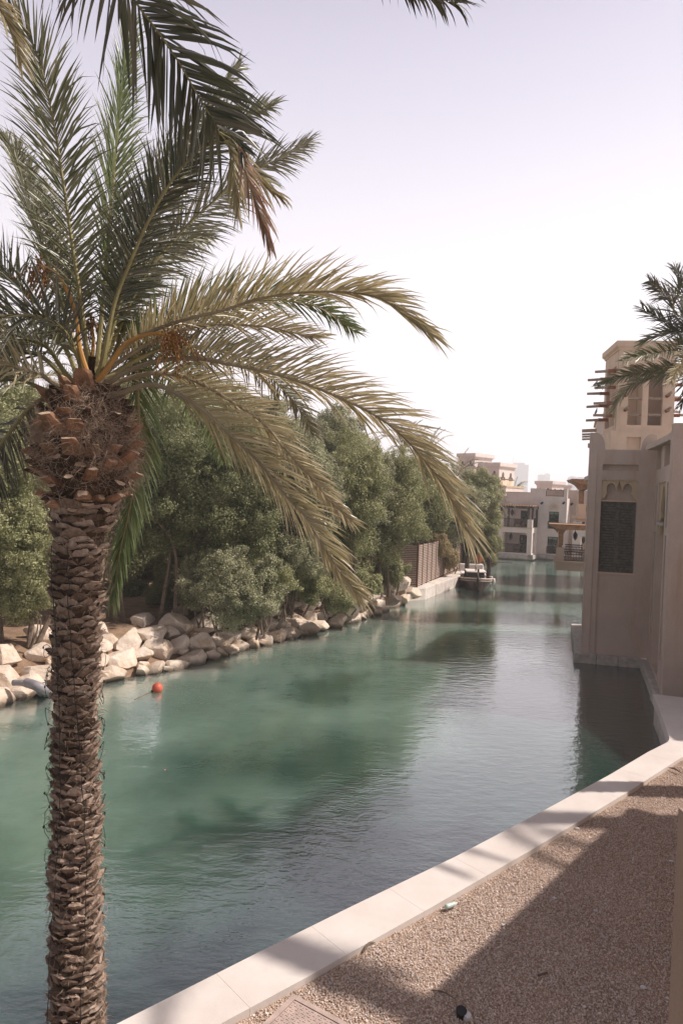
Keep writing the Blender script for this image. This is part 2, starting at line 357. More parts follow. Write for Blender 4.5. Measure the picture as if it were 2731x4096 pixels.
def watermat():
    k = N('canal_water'); v = k.coord('World')
    big = k.ramp(k.noise(v, .16, 4, .6), [(.30, (.075, .120, .092)), (.50, (.12, .185, .148)), (.72, (.17, .245, .20))])
    # soft shadow patches on the canal, painted into the water colour
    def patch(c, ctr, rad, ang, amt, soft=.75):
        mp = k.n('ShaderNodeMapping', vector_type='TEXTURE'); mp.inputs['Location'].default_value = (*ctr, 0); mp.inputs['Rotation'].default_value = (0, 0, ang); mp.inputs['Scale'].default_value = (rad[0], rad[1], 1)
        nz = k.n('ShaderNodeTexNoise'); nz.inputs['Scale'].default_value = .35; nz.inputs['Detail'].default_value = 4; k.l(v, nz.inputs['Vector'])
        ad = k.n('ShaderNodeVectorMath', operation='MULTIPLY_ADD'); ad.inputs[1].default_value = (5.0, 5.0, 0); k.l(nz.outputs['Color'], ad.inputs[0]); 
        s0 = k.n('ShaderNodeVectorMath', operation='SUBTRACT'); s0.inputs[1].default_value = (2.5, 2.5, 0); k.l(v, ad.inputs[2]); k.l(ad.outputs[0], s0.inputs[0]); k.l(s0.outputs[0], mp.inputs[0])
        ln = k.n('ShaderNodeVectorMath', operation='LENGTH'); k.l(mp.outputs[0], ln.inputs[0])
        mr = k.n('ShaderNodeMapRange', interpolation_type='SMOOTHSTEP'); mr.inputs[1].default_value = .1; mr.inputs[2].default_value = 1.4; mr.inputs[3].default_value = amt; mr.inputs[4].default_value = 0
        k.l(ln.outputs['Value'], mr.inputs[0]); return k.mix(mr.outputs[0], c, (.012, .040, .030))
    # shade over the water towards the right bank, painted as a darker body colour
    dp = k.n('ShaderNodeVectorMath', operation='DOT_PRODUCT'); dp.inputs[1].default_value = (.8, -.6, 0); k.l(v, dp.inputs[0])
    ns = k.n('ShaderNodeMath', operation='MULTIPLY_ADD'); ns.inputs[1].default_value = 5.0; k.l(k.noise(v, .22, 4, .55), ns.inputs[0]); k.l(dp.outputs['Value'], ns.inputs[2])
    dm = k.n('ShaderNodeMapRange', interpolation_type='SMOOTHSTEP'); dm.inputs[1].default_value = -19.3 + 8.2 + 2.5; dm.inputs[2].default_value = -19.3 + 12.2 + 2.5; dm.inputs[3].default_value = 0; dm.inputs[4].default_value = .93; k.l(ns.outputs[0], dm.inputs[0])
    c = k.mix(dm.outputs[0], big, (.010, .030, .024))
    for ctr, rad, ang, amt in SHADOW_PATCHES: c = patch(c, ctr, rad, ang, amt)
    c = k.mix(k.ramp(k.noise(k.coord('World', (1, .6, 1)), 1.7, 6, .7), [(.5, (0, 0, 0)), (.8, (.35, .35, .35))]), c, (.03, .07, .04))
    n1 = k.noise(k.coord('World', (.8, 1.5, 1)), 2.6, 3, .5); n2 = k.noise(k.coord('World', (1, 1.6, 1)), 8.5, 3, .55)
    md = k.ramp(k.noise(v, .13, 3, .5), [(.38, (.15, .15, .15)), (.62, (1, 1, 1))])
    mm = k.n('ShaderNodeMath', operation='MULTIPLY'); k.l(n2, mm.inputs[0]); k.l(md, mm.inputs[1])
    nr = k.bump(n1, 1, WAVE[0]); nr = k.bump(mm.outputs[0], 1, WAVE[1], nr)
    q = k.n('ShaderNodeBsdfPrincipled'); k.l(c, q.inputs['Base Color']); q.inputs['Roughness'].default_value = .9; q.inputs['Specular IOR Level'].default_value = 0
    if SSS:
        q.inputs['Subsurface Weight'].default_value = 1.0; q.inputs['Subsurface Radius'].default_value = (.5, 1.0, .8); q.inputs['Subsurface Scale'].default_value = 5.0
    gl = k.n('ShaderNodeBsdfGlossy'); gl.inputs['Roughness'].default_value = .035; k.l(nr, gl.inputs['Normal'])
    lw = k.n('ShaderNodeLayerWeight'); lw.inputs['Blend'].default_value = .5; k.l(nr, lw.inputs['Normal'])      # reflectance rising towards grazing angles
    pw = k.n('ShaderNodeMath', operation='POWER'); pw.inputs[1].default_value = 1.95; k.l(lw.outputs['Facing'], pw.inputs[0])
    ma = k.n('ShaderNodeMath', operation='MULTIPLY_ADD'); ma.inputs[1].default_value = .96; ma.inputs[2].default_value = .012; k.l(pw.outputs[0], ma.inputs[0])
    ms = k.n('ShaderNodeMixShader'); k.l(ma.outputs[0], ms.inputs[0]); k.l(q.outputs[0], ms.inputs[1]); k.l(gl.outputs[0], ms.inputs[2])
    return k.done(ms)
SSS = True
WAVE = (.0115, .0078)
SHADOW_PATCHES = [((-.3, 22.7), (2.6, 2.2), .25, .85), ((-1.2, 16.4), (3.6, 2.2), .5, .85), ((-6.5, 10.5), (3.0, 1.6), .4, .5), ((-4.6, 7.2), (3, 2.2), .6, .7), ((-7.9, 17.4), (1.5, .7), .2, .5)]  # painted shadow patches: centre, radii, angle, amount
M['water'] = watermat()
HAZE = 0.0008
rng = np.random.default_rng(7); random.seed(7)
# =================================================================== SETTING
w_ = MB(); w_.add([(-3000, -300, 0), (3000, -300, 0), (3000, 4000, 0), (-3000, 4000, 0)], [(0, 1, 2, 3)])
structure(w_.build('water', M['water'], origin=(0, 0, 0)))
SH = [(-30, 0), (-22, 8.5), (-14, 15.9), (-9.8, 19.9), (-8.7, 20.9), (-6.9, 22.95), (-5.2, 25.2), (-3.3, 28.1), (-1.4, 31.2), (.2, 33.65), (2.05, 37.3), (4.3, 42.6)]
NI = np.array([-.80, .60])
def shore(t):      # arc-length position along the shoreline -> point, tangent
    P = np.array(SH); d = np.linalg.norm(np.diff(P, axis=0), axis=1); c = np.concatenate([[0], np.cumsum(d)])
    i = min(max(np.searchsorted(c, t) - 1, 0), len(d) - 1); f = (t - c[i]) / d[i]
    return P[i] + (P[i + 1] - P[i]) * f
SHL = float(np.sum(np.linalg.norm(np.diff(np.array(SH), axis=0), axis=1)))
prof = [(-1.2, -1.2), (-.3, -.35), (.25, -.02), (.9, .35), (1.8, .85), (2.7, 1.12), (4, 1.22), (6, 1.28), (9, 1.3), (15, 1.32), (30, 1.35), (80, 1.4), (600, 1.4), (2500, 1.4)]
b = MB(); ts = np.linspace(0, SHL, 120); vs = []
for t in ts:
    p = shore(t)
    for o, z in prof:
        jit = mnoise.noise(Vector((p[0] * .8, o * .8, 0))) * (.12 if o < 40 else 0)
        q = p + NI * o; vs.append((q[0], q[1], z + jit * (1 if o > 0 else .3)))
k = len(prof); b.add(vs, [(i * k + j, (i + 1) * k + j, (i + 1) * k + j + 1, i * k + j + 1) for i in range(len(ts) - 1) for j in range(k - 1)])
structure(b.build('left_bank_ground', M['soil'], origin=(0, 0, 0), smooth=True))
# dock quay and the land behind it
dock_front = [(4.15, 42.55), (5.56, 43.74), (9.5, 52.5), (12.4, 60.5), (14.6, 69), (15.0, 76.6)]
b = MB(); b.slab([(5.3, 44.9), (8.9, 53), (11.8, 61), (14, 69.5), (14.4, 77.5), (20, 84), (80, 130), (400, 700), (-1200, 1500), (-400, 330), (-20, 60), (2.6, 43.6)], -.6, .74)
structure(b.build('far_ground', M['soil'], origin=(0, 0, 0)))
b = MB()
outer = dock_front; inner = [(3.6, 43.3), (5.15, 44.95), (8.75, 53.1), (11.7, 61), (13.9, 69.4), (14.2, 76.9)]
for i in range(len(outer) - 1):
    a0, a1, i0, i1 = map(np.array, (outer[i], outer[i + 1], inner[i], inner[i + 1]))
    n = max(1, int(np.linalg.norm(a1 - a0) / 2.2))
    for j in range(n):
        f0 = j / n + (.004 if j else 0); f1 = (j + 1) / n
        q = [a0 + (a1 - a0) * f0, a0 + (a1 - a0) * f1, i0 + (i1 - i0) * f1, i0 + (i1 - i0) * f0]
        b.slab(q, -.5, .60 + .15)
o = structure(b.build('dock_quay', M['concrete'], origin=(0, 0, 0))); bevel(o, .04, 2)

# right bank: kerb coping and gravel
ko = [(-6.4, 3.0), (-4.2, 5.05), (-2.11, 6.91), (-.71, 8.16), (.31, 9.05), (1.97, 10.46), (4.03, 12.34), (5.7, 13.9), (7.09, 15.27), (7.9, 16.0), (8.05, 16.25), (8.5, 17.5), (9.0, 18.9), (9.4, 20.1)]
ki = [(-5.5, 2.9), (-3.4, 4.75), (-1.05, 6.96), (-.24, 7.65), (1.42, 9.12), (3.24, 10.76), (4.5, 11.93), (5.94, 13.28), (7.5, 14.8), (8.7, 15.9), (9.3, 17.0), (9.8, 18.5), (10.3, 19.9)]
def resample(P, n):
    P = np.array(P, float); d = np.linalg.norm(np.diff(P, axis=0), axis=1); c = np.concatenate([[0], np.cumsum(d)]); t = np.linspace(0, c[-1], n)
    return np.stack([np.interp(t, c, P[:, 0]), np.interp(t, c, P[:, 1])], 1)
KO = resample(ko, 171)
KI = []
kin = resample(ki, 2000)
for i, p in enumerate(KO):      # foot of the perpendicular on the inner line
    t = KO[min(i + 1, 170)] - KO[max(i - 1, 0)]; t /= np.linalg.norm(t); KI.append(kin[np.argmin(np.abs((kin - p) @ t) + 1000 * (np.linalg.norm(kin - p, axis=1) > 1.6))])
KI = np.array(KI)
b = MB()
for s0 in range(0, 170, 10):    # one coping stone per 10 steps
    idx = list(range(s0, min(s0 + 11, 171)))
    po = [KO[i].copy() for i in idx]; pi = [KI[i].copy() for i in idx]
    g = .0006
    for P_ in (po, pi):
        d0 = (P_[1] - P_[0]) / np.linalg.norm(P_[1] - P_[0]); P_[0] += d0 * g; d1 = (P_[-1] - P_[-2]) / np.linalg.norm(P_[-1] - P_[-2]); P_[-1] -= d1 * g
    zt = .90
    b.slab(pi[::-1] + po if False else po + pi[::-1], .62, zt)
o = structure(b.build('kerb', M['kerb'], origin=(0, 0, 0))); bevel(o, .0015, 1)
b = MB()
for i in range(170):            # wall under the coping, down into the water
    c_ = [KO[i], KO[i + 1], KI[i + 1], KI[i]]; m_ = (KO[i] + KI[i]) / 2; m2 = (KO[i + 1] + KI[i + 1]) / 2
    q = [KO[i] * .94 + KI[i] * .06, KO[i + 1] * .94 + KI[i + 1] * .06, KI[i + 1] * .97 + KO[i + 1] * .03, KI[i] * .97 + KO[i] * .03]
    b.slab(q, -1.2, .615)
structure(b.build('quay_wall', M['plinth'], origin=(0, 0, 0)))
b = MB(); vs = []; NG = 40
rows = []
for i in range(0, 171, 2):
    for j in range(NG):
        f = (j / (NG - 1)) ** 1.7; far = np.array([24 + i * .08, -6 + i * .19]); p = KI[i] * (1 - f) + far * f
        z = .80 + .025 * mnoise.noise(Vector((p[0] * .9, p[1] * .9, 3))) + .02 * math.exp(-np.linalg.norm(p - KI[i]) * 3)
        vs.append((p[0], p[1], z))
nr_ = len(range(0, 171, 2))
b.add(vs, [(i * NG + j, i * NG + j + 1, (i + 1) * NG + j + 1, (i + 1) * NG + j) for i in range(nr_ - 1) for j in range(NG - 1)])
structure(b.build('gravel_ground', M['gravel_bed'], origin=(0, 0, 0), smooth=True))

# loose pebbles (uncountable)
def gz(x, y): return .80 + .025 * mnoise.noise(Vector((x * .9, y * .9, 3)))
ico_v = []; ph = (1 + 5 ** .5) / 2
for a in (-1, 1):
    for c_ in (-ph, ph): ico_v += [(0, a, c_), (a, c_, 0), (c_, 0, a)]
ico_v = np.array(ico_v) / math.sqrt(1 + ph * ph)
def hull_faces(V):
    F = []
    for i in range(12):
        for j in range(i + 1, 12):
            for k_ in range(j + 1, 12):
                n = np.cross(V[j] - V[i], V[k_] - V[i]); d = (V - V[i]) @ n
                if (d < 1e-6).all(): F.append((i, j, k_))
                elif (d > -1e-6).all(): F.append((i, k_, j))
    return F
ICOF = hull_faces(ico_v)
def pebbles(N_, poly_u, rmin, rmax):
    out_ = []
    i = rng.uniform(30, 169.0, N_ * 4); i0 = i.astype(int); f = (i - i0)[:, None]
    base = KI[i0] * (1 - f) + KI[np.minimum(i0 + 1, 170)] * f
    nrm = np.array([.66, -.75]); d = rng.uniform(0.01, 7.5, N_ * 4) ** 1.0
    P = base + nrm * d[:, None]
    # keep those in view
    px = 341 + 682 * P[:, 0] / P[:, 1]
    dep = P[:, 1]
    keep = (P[:, 1] > 6.3) & (px > 190) & (px < 700) & (rng.random(len(P)) < np.clip(9.5 / dep, .25, 1) ** 1.6)
    P = P[keep][:N_]; return P
P = pebbles(135000, None, 0, 0); N_ = len(P)
R_ = rng.uniform(.006, .0118, N_) * np.where(rng.random(N_) < .02, 1.8, 1)
rot = rng.normal(size=(N_, 3, 3)); rot, _ = np.linalg.qr(rot)
sc_ = R_[:, None] * rng.uniform(.6, 1.25, (N_, 3))
V = np.einsum('nij,nkj->nki', rot, ico_v[None] * sc_[:, None, :] * rng.uniform(.8, 1.2, (N_, 12, 1)))
zz = np.array([gz(x, y) for x, y in P]) + rng.uniform(.0, .012, N_)
dk = np.min(np.stack([np.linalg.norm(P - KI[j], axis=1) for j in range(0, 171, 3)]), 0)
zz = zz + .02 * np.exp(-3 * dk)
V[:, :, 0] += P[:, 0:1]; V[:, :, 1] += P[:, 1:2]; V[:, :, 2] += zz[:, None]
b = MB(); b.quads(V, 12, ICOF); o = b.build('gravel', M['pebble'], origin=(0, 0, 0)); o['kind'] = 'stuff'; o['label'] = 'loose pinkish beige gravel pebbles beside the stone kerb'; o['category'] = 'gravel'

# =================================================================== ROCKS
def ico(sub):
    import bmesh
    bm = bmesh.new(); bmesh.ops.create_icosphere(bm, subdivisions=sub, radius=1)
    V = np.array([v.co[:] for v in bm.verts]); F = [tuple(v.index for v in f.verts) for f in bm.faces]; bm.free(); return V, F
IV4, IF4 = ico(4); IV3, IF3 = ico(3)
def rock(c, size, seed, lo=False, flat=.7):
    r = np.random.default_rng(seed); V = (IV3 if lo else IV4).copy()
    for _ in range(17):
        n = r.normal(size=3); n /= np.linalg.norm(n); h = r.uniform(.46, .80); d = V @ n; ex = np.maximum(d - h, 0); V -= ex[:, None] * n * r.uniform(.93, 1)
    for i in range(len(V)):
        p = Vector(V[i] * 1.6) + Vector((seed * 3.1, 0, 0)); V[i] *= 1 + 0.055 * mnoise.noise(p) + .035 * mnoise.noise(p * 3.2) + .015 * mnoise.noise(p * 8)
    V *= np.array([r.uniform(.95, 1.3), r.uniform(.75, 1.05), flat * r.uniform(.85, 1.15)]) * size / 2 / .76
    a = r.uniform(-.5, .5) + math.atan2(.8, .6); tl = r.uniform(-.3, .3)
    Rz = np.array([[math.cos(a), -math.sin(a), 0], [math.sin(a), math.cos(a), 0], [0, 0, 1]]); Rx = np.array([[1, 0, 0], [0, math.cos(tl), -math.sin(tl)], [0, math.sin(tl), math.cos(tl)]])
    V = V @ (Rz @ Rx).T + np.array(c); return V
GR = 'pale limestone boulders lining the left bank'
rk = 0
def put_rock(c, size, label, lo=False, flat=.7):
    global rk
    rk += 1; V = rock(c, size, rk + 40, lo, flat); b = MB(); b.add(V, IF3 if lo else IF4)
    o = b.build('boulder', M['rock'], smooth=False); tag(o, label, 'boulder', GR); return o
def where(x):
    for lim, s in ((-10.2, 'left of the palm trunk near the drain pipes'), (-7.4, 'just right of the palm trunk'), (-5.4, 'opposite the red buoy'), (-3.4, 'right of the buoy under the tree edge'), (-1.2, 'below the overhanging grey green shrub'), (1.4, 'under the tips of the drooping frond'), (9, 'near the concrete dock')):
        if x < lim: return s
rowdef = [(.28, .08, .92, 'waterline'), (.98, .46, 1.06, 'middle row'), (1.72, .92, 1.05, 'top row')]
st0 = 21.5
for r_, (off, z, size, nm) in enumerate(rowdef):
    t = st0 - 2 + .45 * r_
    while t < SHL - .3:
        p = shore(t); taper = 1 - .14 * max(0, (t - 38) / 16)
        s_ = size * rng.uniform(.62, 1.3) * taper
        off_ = off + rng.uniform(-.18, .18); q = p + NI * off_
        if not (q[0] < -10.3 and q[0] > -11.6 and r_ == 0):
            big = 'large' if s_ > 1.15 else ('small' if s_ < .85 else 'medium')
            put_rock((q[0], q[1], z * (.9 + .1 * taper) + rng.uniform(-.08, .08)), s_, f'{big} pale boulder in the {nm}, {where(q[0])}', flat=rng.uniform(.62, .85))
        t += s_ * rng.uniform(.86, 1.02)
for t in (31, 33, 35.2, 37.5, 40, 43.2, 45.6, 48, 49.5, 51, 52.5, 54):
    p = shore(t) + NI * (2.9 + rng.uniform(-.2, .3)); put_rock((p[0], p[1], 1.25), rng.uniform(.8, 1.15), f'brownish boulder in the back row, {where(p[0])}')
for q, s_, lab in (((342, 566, 36), 1.9, 'broad dark brown boulder shaded under the trees behind the rocks'), ((357, 566, 35.5), 1.5, 'dark shaded boulder right of the broad one under the trees')):
    c_ = D(*q); put_rock((c_[0], c_[1], 1.75), s_, lab)
for q, s_ in (((385, 588, 38.6), 1.25), ((398, 584, 40.2), 1.3), ((411, 591, 41.8), 1.1), ((372, 592, 36.8), 1.15), ((392, 597, 39.2), 1.1), ((378, 603, 37.2), 1.0), ((405, 598, 41.2), .95), ((362, 600, 34.8), 1.1), ((350, 609, 33.2), 1.0), ((390, 580, 41.5), 1.1), ((404, 580, 42.5), 1.0)):
    c_ = D(*q); put_rock((c_[0], c_[1], c_[2]), s_, 'pale boulder heaped high at the far end of the rocks beside the dock')
for t in np.arange(21, SHL - .2, .62):   # small stones wedged at the water
    p = shore(t + rng.uniform(-.2, .2)) + NI * rng.uniform(.0, 1.6)
    dd = max(0, np.dot(p - shore(t), NI))
    put_rock((p[0], p[1], .03 + dd * .48), rng.uniform(.28, .5), f'small wedge stone between the boulders, {where(p[0])}', lo=True)
# =================================================================== PALMS
def catmull(P, n):
    P = np.array(P, float); P = np.vstack([2 * P[0] - P[1], P, 2 * P[-1] - P[-2]]); out_ = []
    for i in range(1, len(P) - 2):
        for t in np.linspace(0, 1, 24, endpoint=False):
            a, b_, c_, d = P[i - 1], P[i], P[i + 1], P[i + 2]
            out_.append(.5 * ((2 * b_) + (-a + c_) * t + (2 * a - 5 * b_ + 4 * c_ - d) * t * t + (-a + 3 * b_ - 3 * c_ + d) * t ** 3))
    out_.append(P[-2]); out_ = np.array(out_); d = np.linalg.norm(np.diff(out_, axis=0), axis=1); c = np.concatenate([[0], np.cumsum(d)])
    t = np.linspace(0, c[-1], n); return np.stack([np.interp(t, c, out_[:, j]) for j in range(3)], 1), c[-1]
def norm(a): return a / (np.linalg.norm(a, axis=-1, keepdims=True) + 1e-9)
def frond(name, parent, pts, mat, roll=0., Lmax=.54, start=.2, spacing=.0165, g=.25, wid=.0175, a0=62, a1=22, v=28, vj=16, seed=0, rr=(.022, .004), stalkmat=None, K=4, tip=.5, ragged=.06, view=None, spines=True):
    r = np.random.default_rng(seed + 1000); S, L = catmull(pts, 60); T = norm(np.gradient(S, axis=0))
    Vd = norm(S - CAMP) if view is None else np.tile(norm(np.array(view, float)), (60, 1))
    I = norm(np.cross(Vd, T)); W = norm(np.cross(T, I)); Lt = math.cos(roll) * I + math.sin(roll) * W; Nn = norm(np.cross(T, Lt))
    up = Nn[20:45, 2].mean() + .3 * Nn[20:45, 0].mean()
    if up < 0: Nn = -Nn
    n = int(L * (1 - start) / spacing); allV = []
    for sd_ in (-1, 1):
        t = start + (1 - start) * (np.arange(n) + r.uniform(0, .6, n)) / n; t = np.clip(t, 0, .999)
        idx = t * 59; i0 = idx.astype(int); f = (idx - i0)[:, None]
        lerp = lambda A: A[i0] * (1 - f) + A[np.minimum(i0 + 1, 59)] * f
        P, T_, L_, N_ = lerp(S), norm(lerp(T)), norm(lerp(Lt)), norm(lerp(Nn))
        tt = (t - start) / (1 - start)
        prof_ = np.where(tt < .18, .45 + .55 * tt / .18, 1 - (1 - tip) * np.clip((tt - .45) / .55, 0, 1) ** 1.3)
        ln = Lmax * prof_ * r.uniform(.86, 1.08, n) * np.where(r.random(n) < ragged, r.uniform(.3, .8, n), 1)
        al = np.radians(a0 + (a1 - a0) * tt + r.normal(0, 5, n))[:, None]; vv = np.radians(v + r.normal(0, vj, n) + np.where(np.arange(n) % 3 == 0, 18, 0))[:, None]
        d = norm(np.cos(al) * T_ + np.sin(al) * (sd_ * np.cos(vv) * L_ + np.sin(vv) * N_))
        w0 = norm(T_ - (np.sum(T_ * d, 1, keepdims=True)) * d); b0 = np.cross(d, w0); tw = r.uniform(-.9, .9, n)[:, None]
        wd = norm(np.cos(tw) * w0 + np.sin(tw) * b0)
        gg = (g * np.where(r.random(n) < .05, 3.2, r.uniform(.5, 1.4, n)))[:, None]
        rowsv = []; pos = P.copy(); dirc = d.copy()
        for k_ in range(K + 1):
            wk = wid * (.55, 1., .85, .5, 0)[int(round(4 * k_ / K))]
            nrm_ = norm(np.cross(dirc, wd))
            rowsv.append(np.stack([pos - wd * wk * .5, pos - nrm_ * wk * .22, pos + wd * wk * .5], 1))
            pos = pos + dirc * (ln / K)[:, None]; dirc = norm(dirc + gg * np.array([0, 0, -1.]) * (k_ + 1) / K)
        allV.append(np.concatenate(rowsv, 1))
    b = MB(); per = 3 * (K + 1)
    F = [(3 * k_ + c_, 3 * k_ + c_ + 1, 3 * k_ + c_ + 4, 3 * k_ + c_ + 3) for k_ in range(K) for c_ in (0, 1)]
    b.quads(np.concatenate(allV), per, F, 0)
    rad = [rr[0] + (rr[1] - rr[0]) * (i / 29) ** .7 for i in range(30)]
    rad[0] *= 1.5; rad[1] *= 1.2
    b.tube(S[::2], rad, 7, 1)
    if spines:
        for i in range(16):
            t = .06 + (start - .04) * i / 16; p = S[int(t * 59)]; sd_ = 1 if i % 2 else -1
            d = norm(T[int(t * 59)] * .8 + sd_ * Lt[int(t * 59)] * .7)
            b.tube([p, p + d * .05, p + d * .10], [.003, .0025, .0006], 4, 1)
    o = b.build(name, [mat, stalkmat or M['petiole']], parent); return o

def boots(b, center_fn, rad_fn, z0, z1, dz, nper, wfac, h, lip, seed, mi=0, cut=None, jit=.012):
    r = np.random.default_rng(seed); z = z0; row = 0
    while z < z1:
        for j in range(nper):
            th = 2 * math.pi * (j + .5 * (row % 2) + r.uniform(-.16, .16)) / nper; c = center_fn(z); R0 = rad_fn(z)
            hh = h * r.uniform(.8, 1.5); lp = lip * r.uniform(.35, 1.55); wa = math.pi / nper * wfac * r.uniform(.85, 1.2); zz = z + r.uniform(-.35, .35) * dz; tilt = r.uniform(-.25, .25)
            grid = []
            for ri, (vv_, ro, zo) in enumerate(((0, -.02, 0), (.45, lp * .45, .5), (1, lp, 1.0), (1, lp - .008, 1.06), (.8, -.03, .92))):
                for u in (-1, -.55, 0, .55, 1):
                    e_ = 1 - abs(u) ** 2.2 * .75
                    rad = R0 + (ro * e_ if ro > 0 else ro) + r.normal(0, jit * .5)
                    a = th + u * wa * (1 - .25 * vv_); zq = zz + hh * zo * (1 - .5 * u * u) + tilt * u * hh * .6 + r.normal(0, jit * .7)
                    grid.append((c[0] + rad * math.cos(a), c[1] + rad * math.sin(a), zq))
            fs = [(q * 5 + p_, q * 5 + p_ + 1, (q + 1) * 5 + p_ + 1, (q + 1) * 5 + p_) for q in range(4) for p_ in range(4)]
            b0 = b.n; b.add(grid, fs[:12], mi); b.add([grid[i] for i in range(15, 25)], [(p_, p_ + 1, p_ + 6, p_ + 5) for p_ in range(4)], mi if cut is None else cut)
        z += dz; row += 1
def stub(b, p, d, L, wdt, thk, r, mi, cut):
    d = norm(np.array(d, float)); s_ = norm(np.cross(d, (0, 0, 1.))); u = np.cross(s_, d); vs = []
    p = np.array(p, float)
    for k_, (f, sw, st_) in enumerate(((0, 1.35, 1.2), (.5, 1.05, 1), (.93, .85, .9), (1, .72, .78))):
        for a, c_ in ((-1, -.35), (-.75, -1), (0, -1.15), (.75, -1), (1, -.35), (.8, .55), (0, .75), (-.8, .55)):
            q = p + d * L * f + s_ * a * wdt / 2 * sw + u * c_ * thk / 2 * st_ + r.normal(0, .004, 3); 
            if k_ == 3: q = q + d * (-c_) * .02 + u * 0
            vs.append(q)
    fs = [(k_ * 8 + j, k_ * 8 + (j + 1) % 8, (k_ + 1) * 8 + (j + 1) % 8, (k_ + 1) * 8 + j) for k_ in range(3) for j in range(8)]
    b.add(vs, fs, mi); b.add(vs[24:], [tuple(range(8))], cut)
def strands(N_, posfn, seed, L=(.08, .3), wd=.0022, curl=.9, out=.5):
    r = np.random.default_rng(seed); P, Nr = posfn(r, N_); K = 5
    d = norm(Nr * out + r.normal(0, .8, (N_, 3))); d[:, 2] -= .15; ln = r.uniform(*L, N_)[:, None] / K; rows_ = []
    wv = norm(r.normal(size=(N_, 3))); bend = r.normal(0, curl, (N_, 3)); pos = P.copy()
    for k_ in range(K + 1):
        w_k = wd * (1 - .8 * k_ / K); rows_.append(np.stack([pos - wv * w_k, pos + wv * w_k], 1)); pos = pos + d * ln; d = norm(d + bend * .35 + np.array([0, 0, -.12]))
    return np.concatenate(rows_, 1), 2 * (K + 1), [(2 * k_, 2 * k_ + 1, 2 * k_ + 3, 2 * k_ + 2) for k_ in range(K)]

# ---- the big date palm
PD = 5.5
def mp(qx, qy, dd=0.): return D(*Q(qx, qy), PD + dd)
axis = [(178, 2735), (178, 2352), (174, 2000), (172, 1600), (178, 1300), (190, 1180), (196, 1100), (196, 1000), (198, 930), (205, 870), (212, 820)]
AX = np.array([mp(*q) for q in axis]); AX = AX[np.argsort(AX[:, 2])]
def cen(z): return np.array([np.interp(z, AX[:, 2], AX[:, 0]), np.interp(z, AX[:, 2], AX[:, 1])])
zq = lambda y: mp(190, y)[2]
sc1 = .43495 * PD / 682
RADT = sorted([(zq(2735), 70), (zq(2352), 66), (zq(2000), 61), (zq(1700), 56), (zq(1450), 60), (zq(1250), 66), (zq(1180), 80), (zq(1120), 108), (zq(1040), 122), (zq(960), 114), (zq(905), 88), (zq(878), 62), (zq(850), 30)])
RZ = np.array([a for a, _ in RADT]); RR = np.array([c_ for _, c_ in RADT]) * sc1
rad = lambda z: float(np.interp(z, RZ, RR))
palm = thing('date_palm', (cen(.8)[0], cen(.8)[1], .8), 'tall date palm with a scaly trunk and arching khaki fronds in the left foreground', 'palm tree', 'date palms')
b = MB(); zs = np.linspace(.6, zq(1150), 60)
b.tube([(cen(z)[0], cen(z)[1], z) for z in zs], [rad(z) - .055 for z in zs], 20, 1)
boots(b, cen, lambda z: rad(z) - .046 + .012 * mnoise.noise(Vector((z * 2.3, 0, 0))), .75, zq(1160), .056, 8, 1.30, .060, .044, 3, 0, jit=.010)
b.build('trunk', [M['boot'], M['fibre_bed']], palm)
bV, per, F = strands(5200, lambda r, n: (lambda z, th: (np.stack([np.interp(z, AX[:, 2], AX[:, 0]) + (np.interp(z, RZ, RR) - .01) * np.cos(th), np.interp(z, AX[:, 2], AX[:, 1]) + (np.interp(z, RZ, RR) - .01) * np.sin(th), z], 1), np.stack([np.cos(th), np.sin(th), 0 * th], 1)))(r.uniform(.9, zq(1160), n), r.uniform(0, 6.283, n)), 5, (.02, .09), .0025, .8, .5)
b = MB(); b.quads(bV, per, F); b.build('trunk_fibre', M['fibre'], palm)
# swollen collar under the crown
b = MB(); zs = np.linspace(zq(1175), zq(820), 26)
b.tube([(cen(z)[0], cen(z)[1], z) for z in zs], [max(.03, rad(z) - .11) for z in zs], 24, 2)
r = np.random.default_rng(11)
for row, (yq, L, n, up) in enumerate([(1165, .12, 12, .25), (1140, .15, 12, .3), (1108, .17, 12, .4), (1075, .17, 12, .55), (1040, .17, 12, .7), (1005, .17, 12, .9), (970, .17, 11, 1.1), (938, .16, 10, 1.5), (910, .14, 9, 2.0)]):
    for j in range(n):
        th = 2 * math.pi * (j + .5 * (row % 2) + r.uniform(-.2, .2)) / n; z = zq(yq + r.uniform(-14, 14)); c_ = cen(z); R0 = max(.02, rad(z) - .14)
        p = (c_[0] + R0 * math.cos(th), c_[1] + R0 * math.sin(th), z); d = (math.cos(th), math.sin(th), up * r.uniform(.7, 1.2))
        stub(b, p, d, L * r.uniform(.55, 1.25), r.uniform(.08, .14), r.uniform(.045, .08), r, 0 if r.random() < .6 else 2, 1)
b.build('crown_collar', [M['boot_orange'], M['boot_cut'], M['fibre_bed']], palm)
def bulbpos(r, n):
    z = r.uniform(zq(1165), zq(860), n); th = r.uniform(0, 6.283, n); cl = r.integers(0, 60, n); z = z * .45 + .55 * np.random.default_rng(5).uniform(zq(1150), zq(880), 60)[cl]; th = th * .0 + np.random.default_rng(6).uniform(0, 6.283, 60)[cl] + r.normal(0, .22, n)
    R0 = np.interp(z, RZ, RR) - .06
    return np.stack([np.interp(z, AX[:, 2], AX[:, 0]) + R0 * np.cos(th), np.interp(z, AX[:, 2], AX[:, 1]) + R0 * np.sin(th), z], 1), np.stack([np.cos(th), np.sin(th), .1 + 0 * th], 1)
bV, per, F = strands(6500, bulbpos, 8, (.07, .24), .0019, 1.0, .75)
b = MB(); b.quads(bV, per, F); b.build('collar_fibre', M['fibre'], palm)

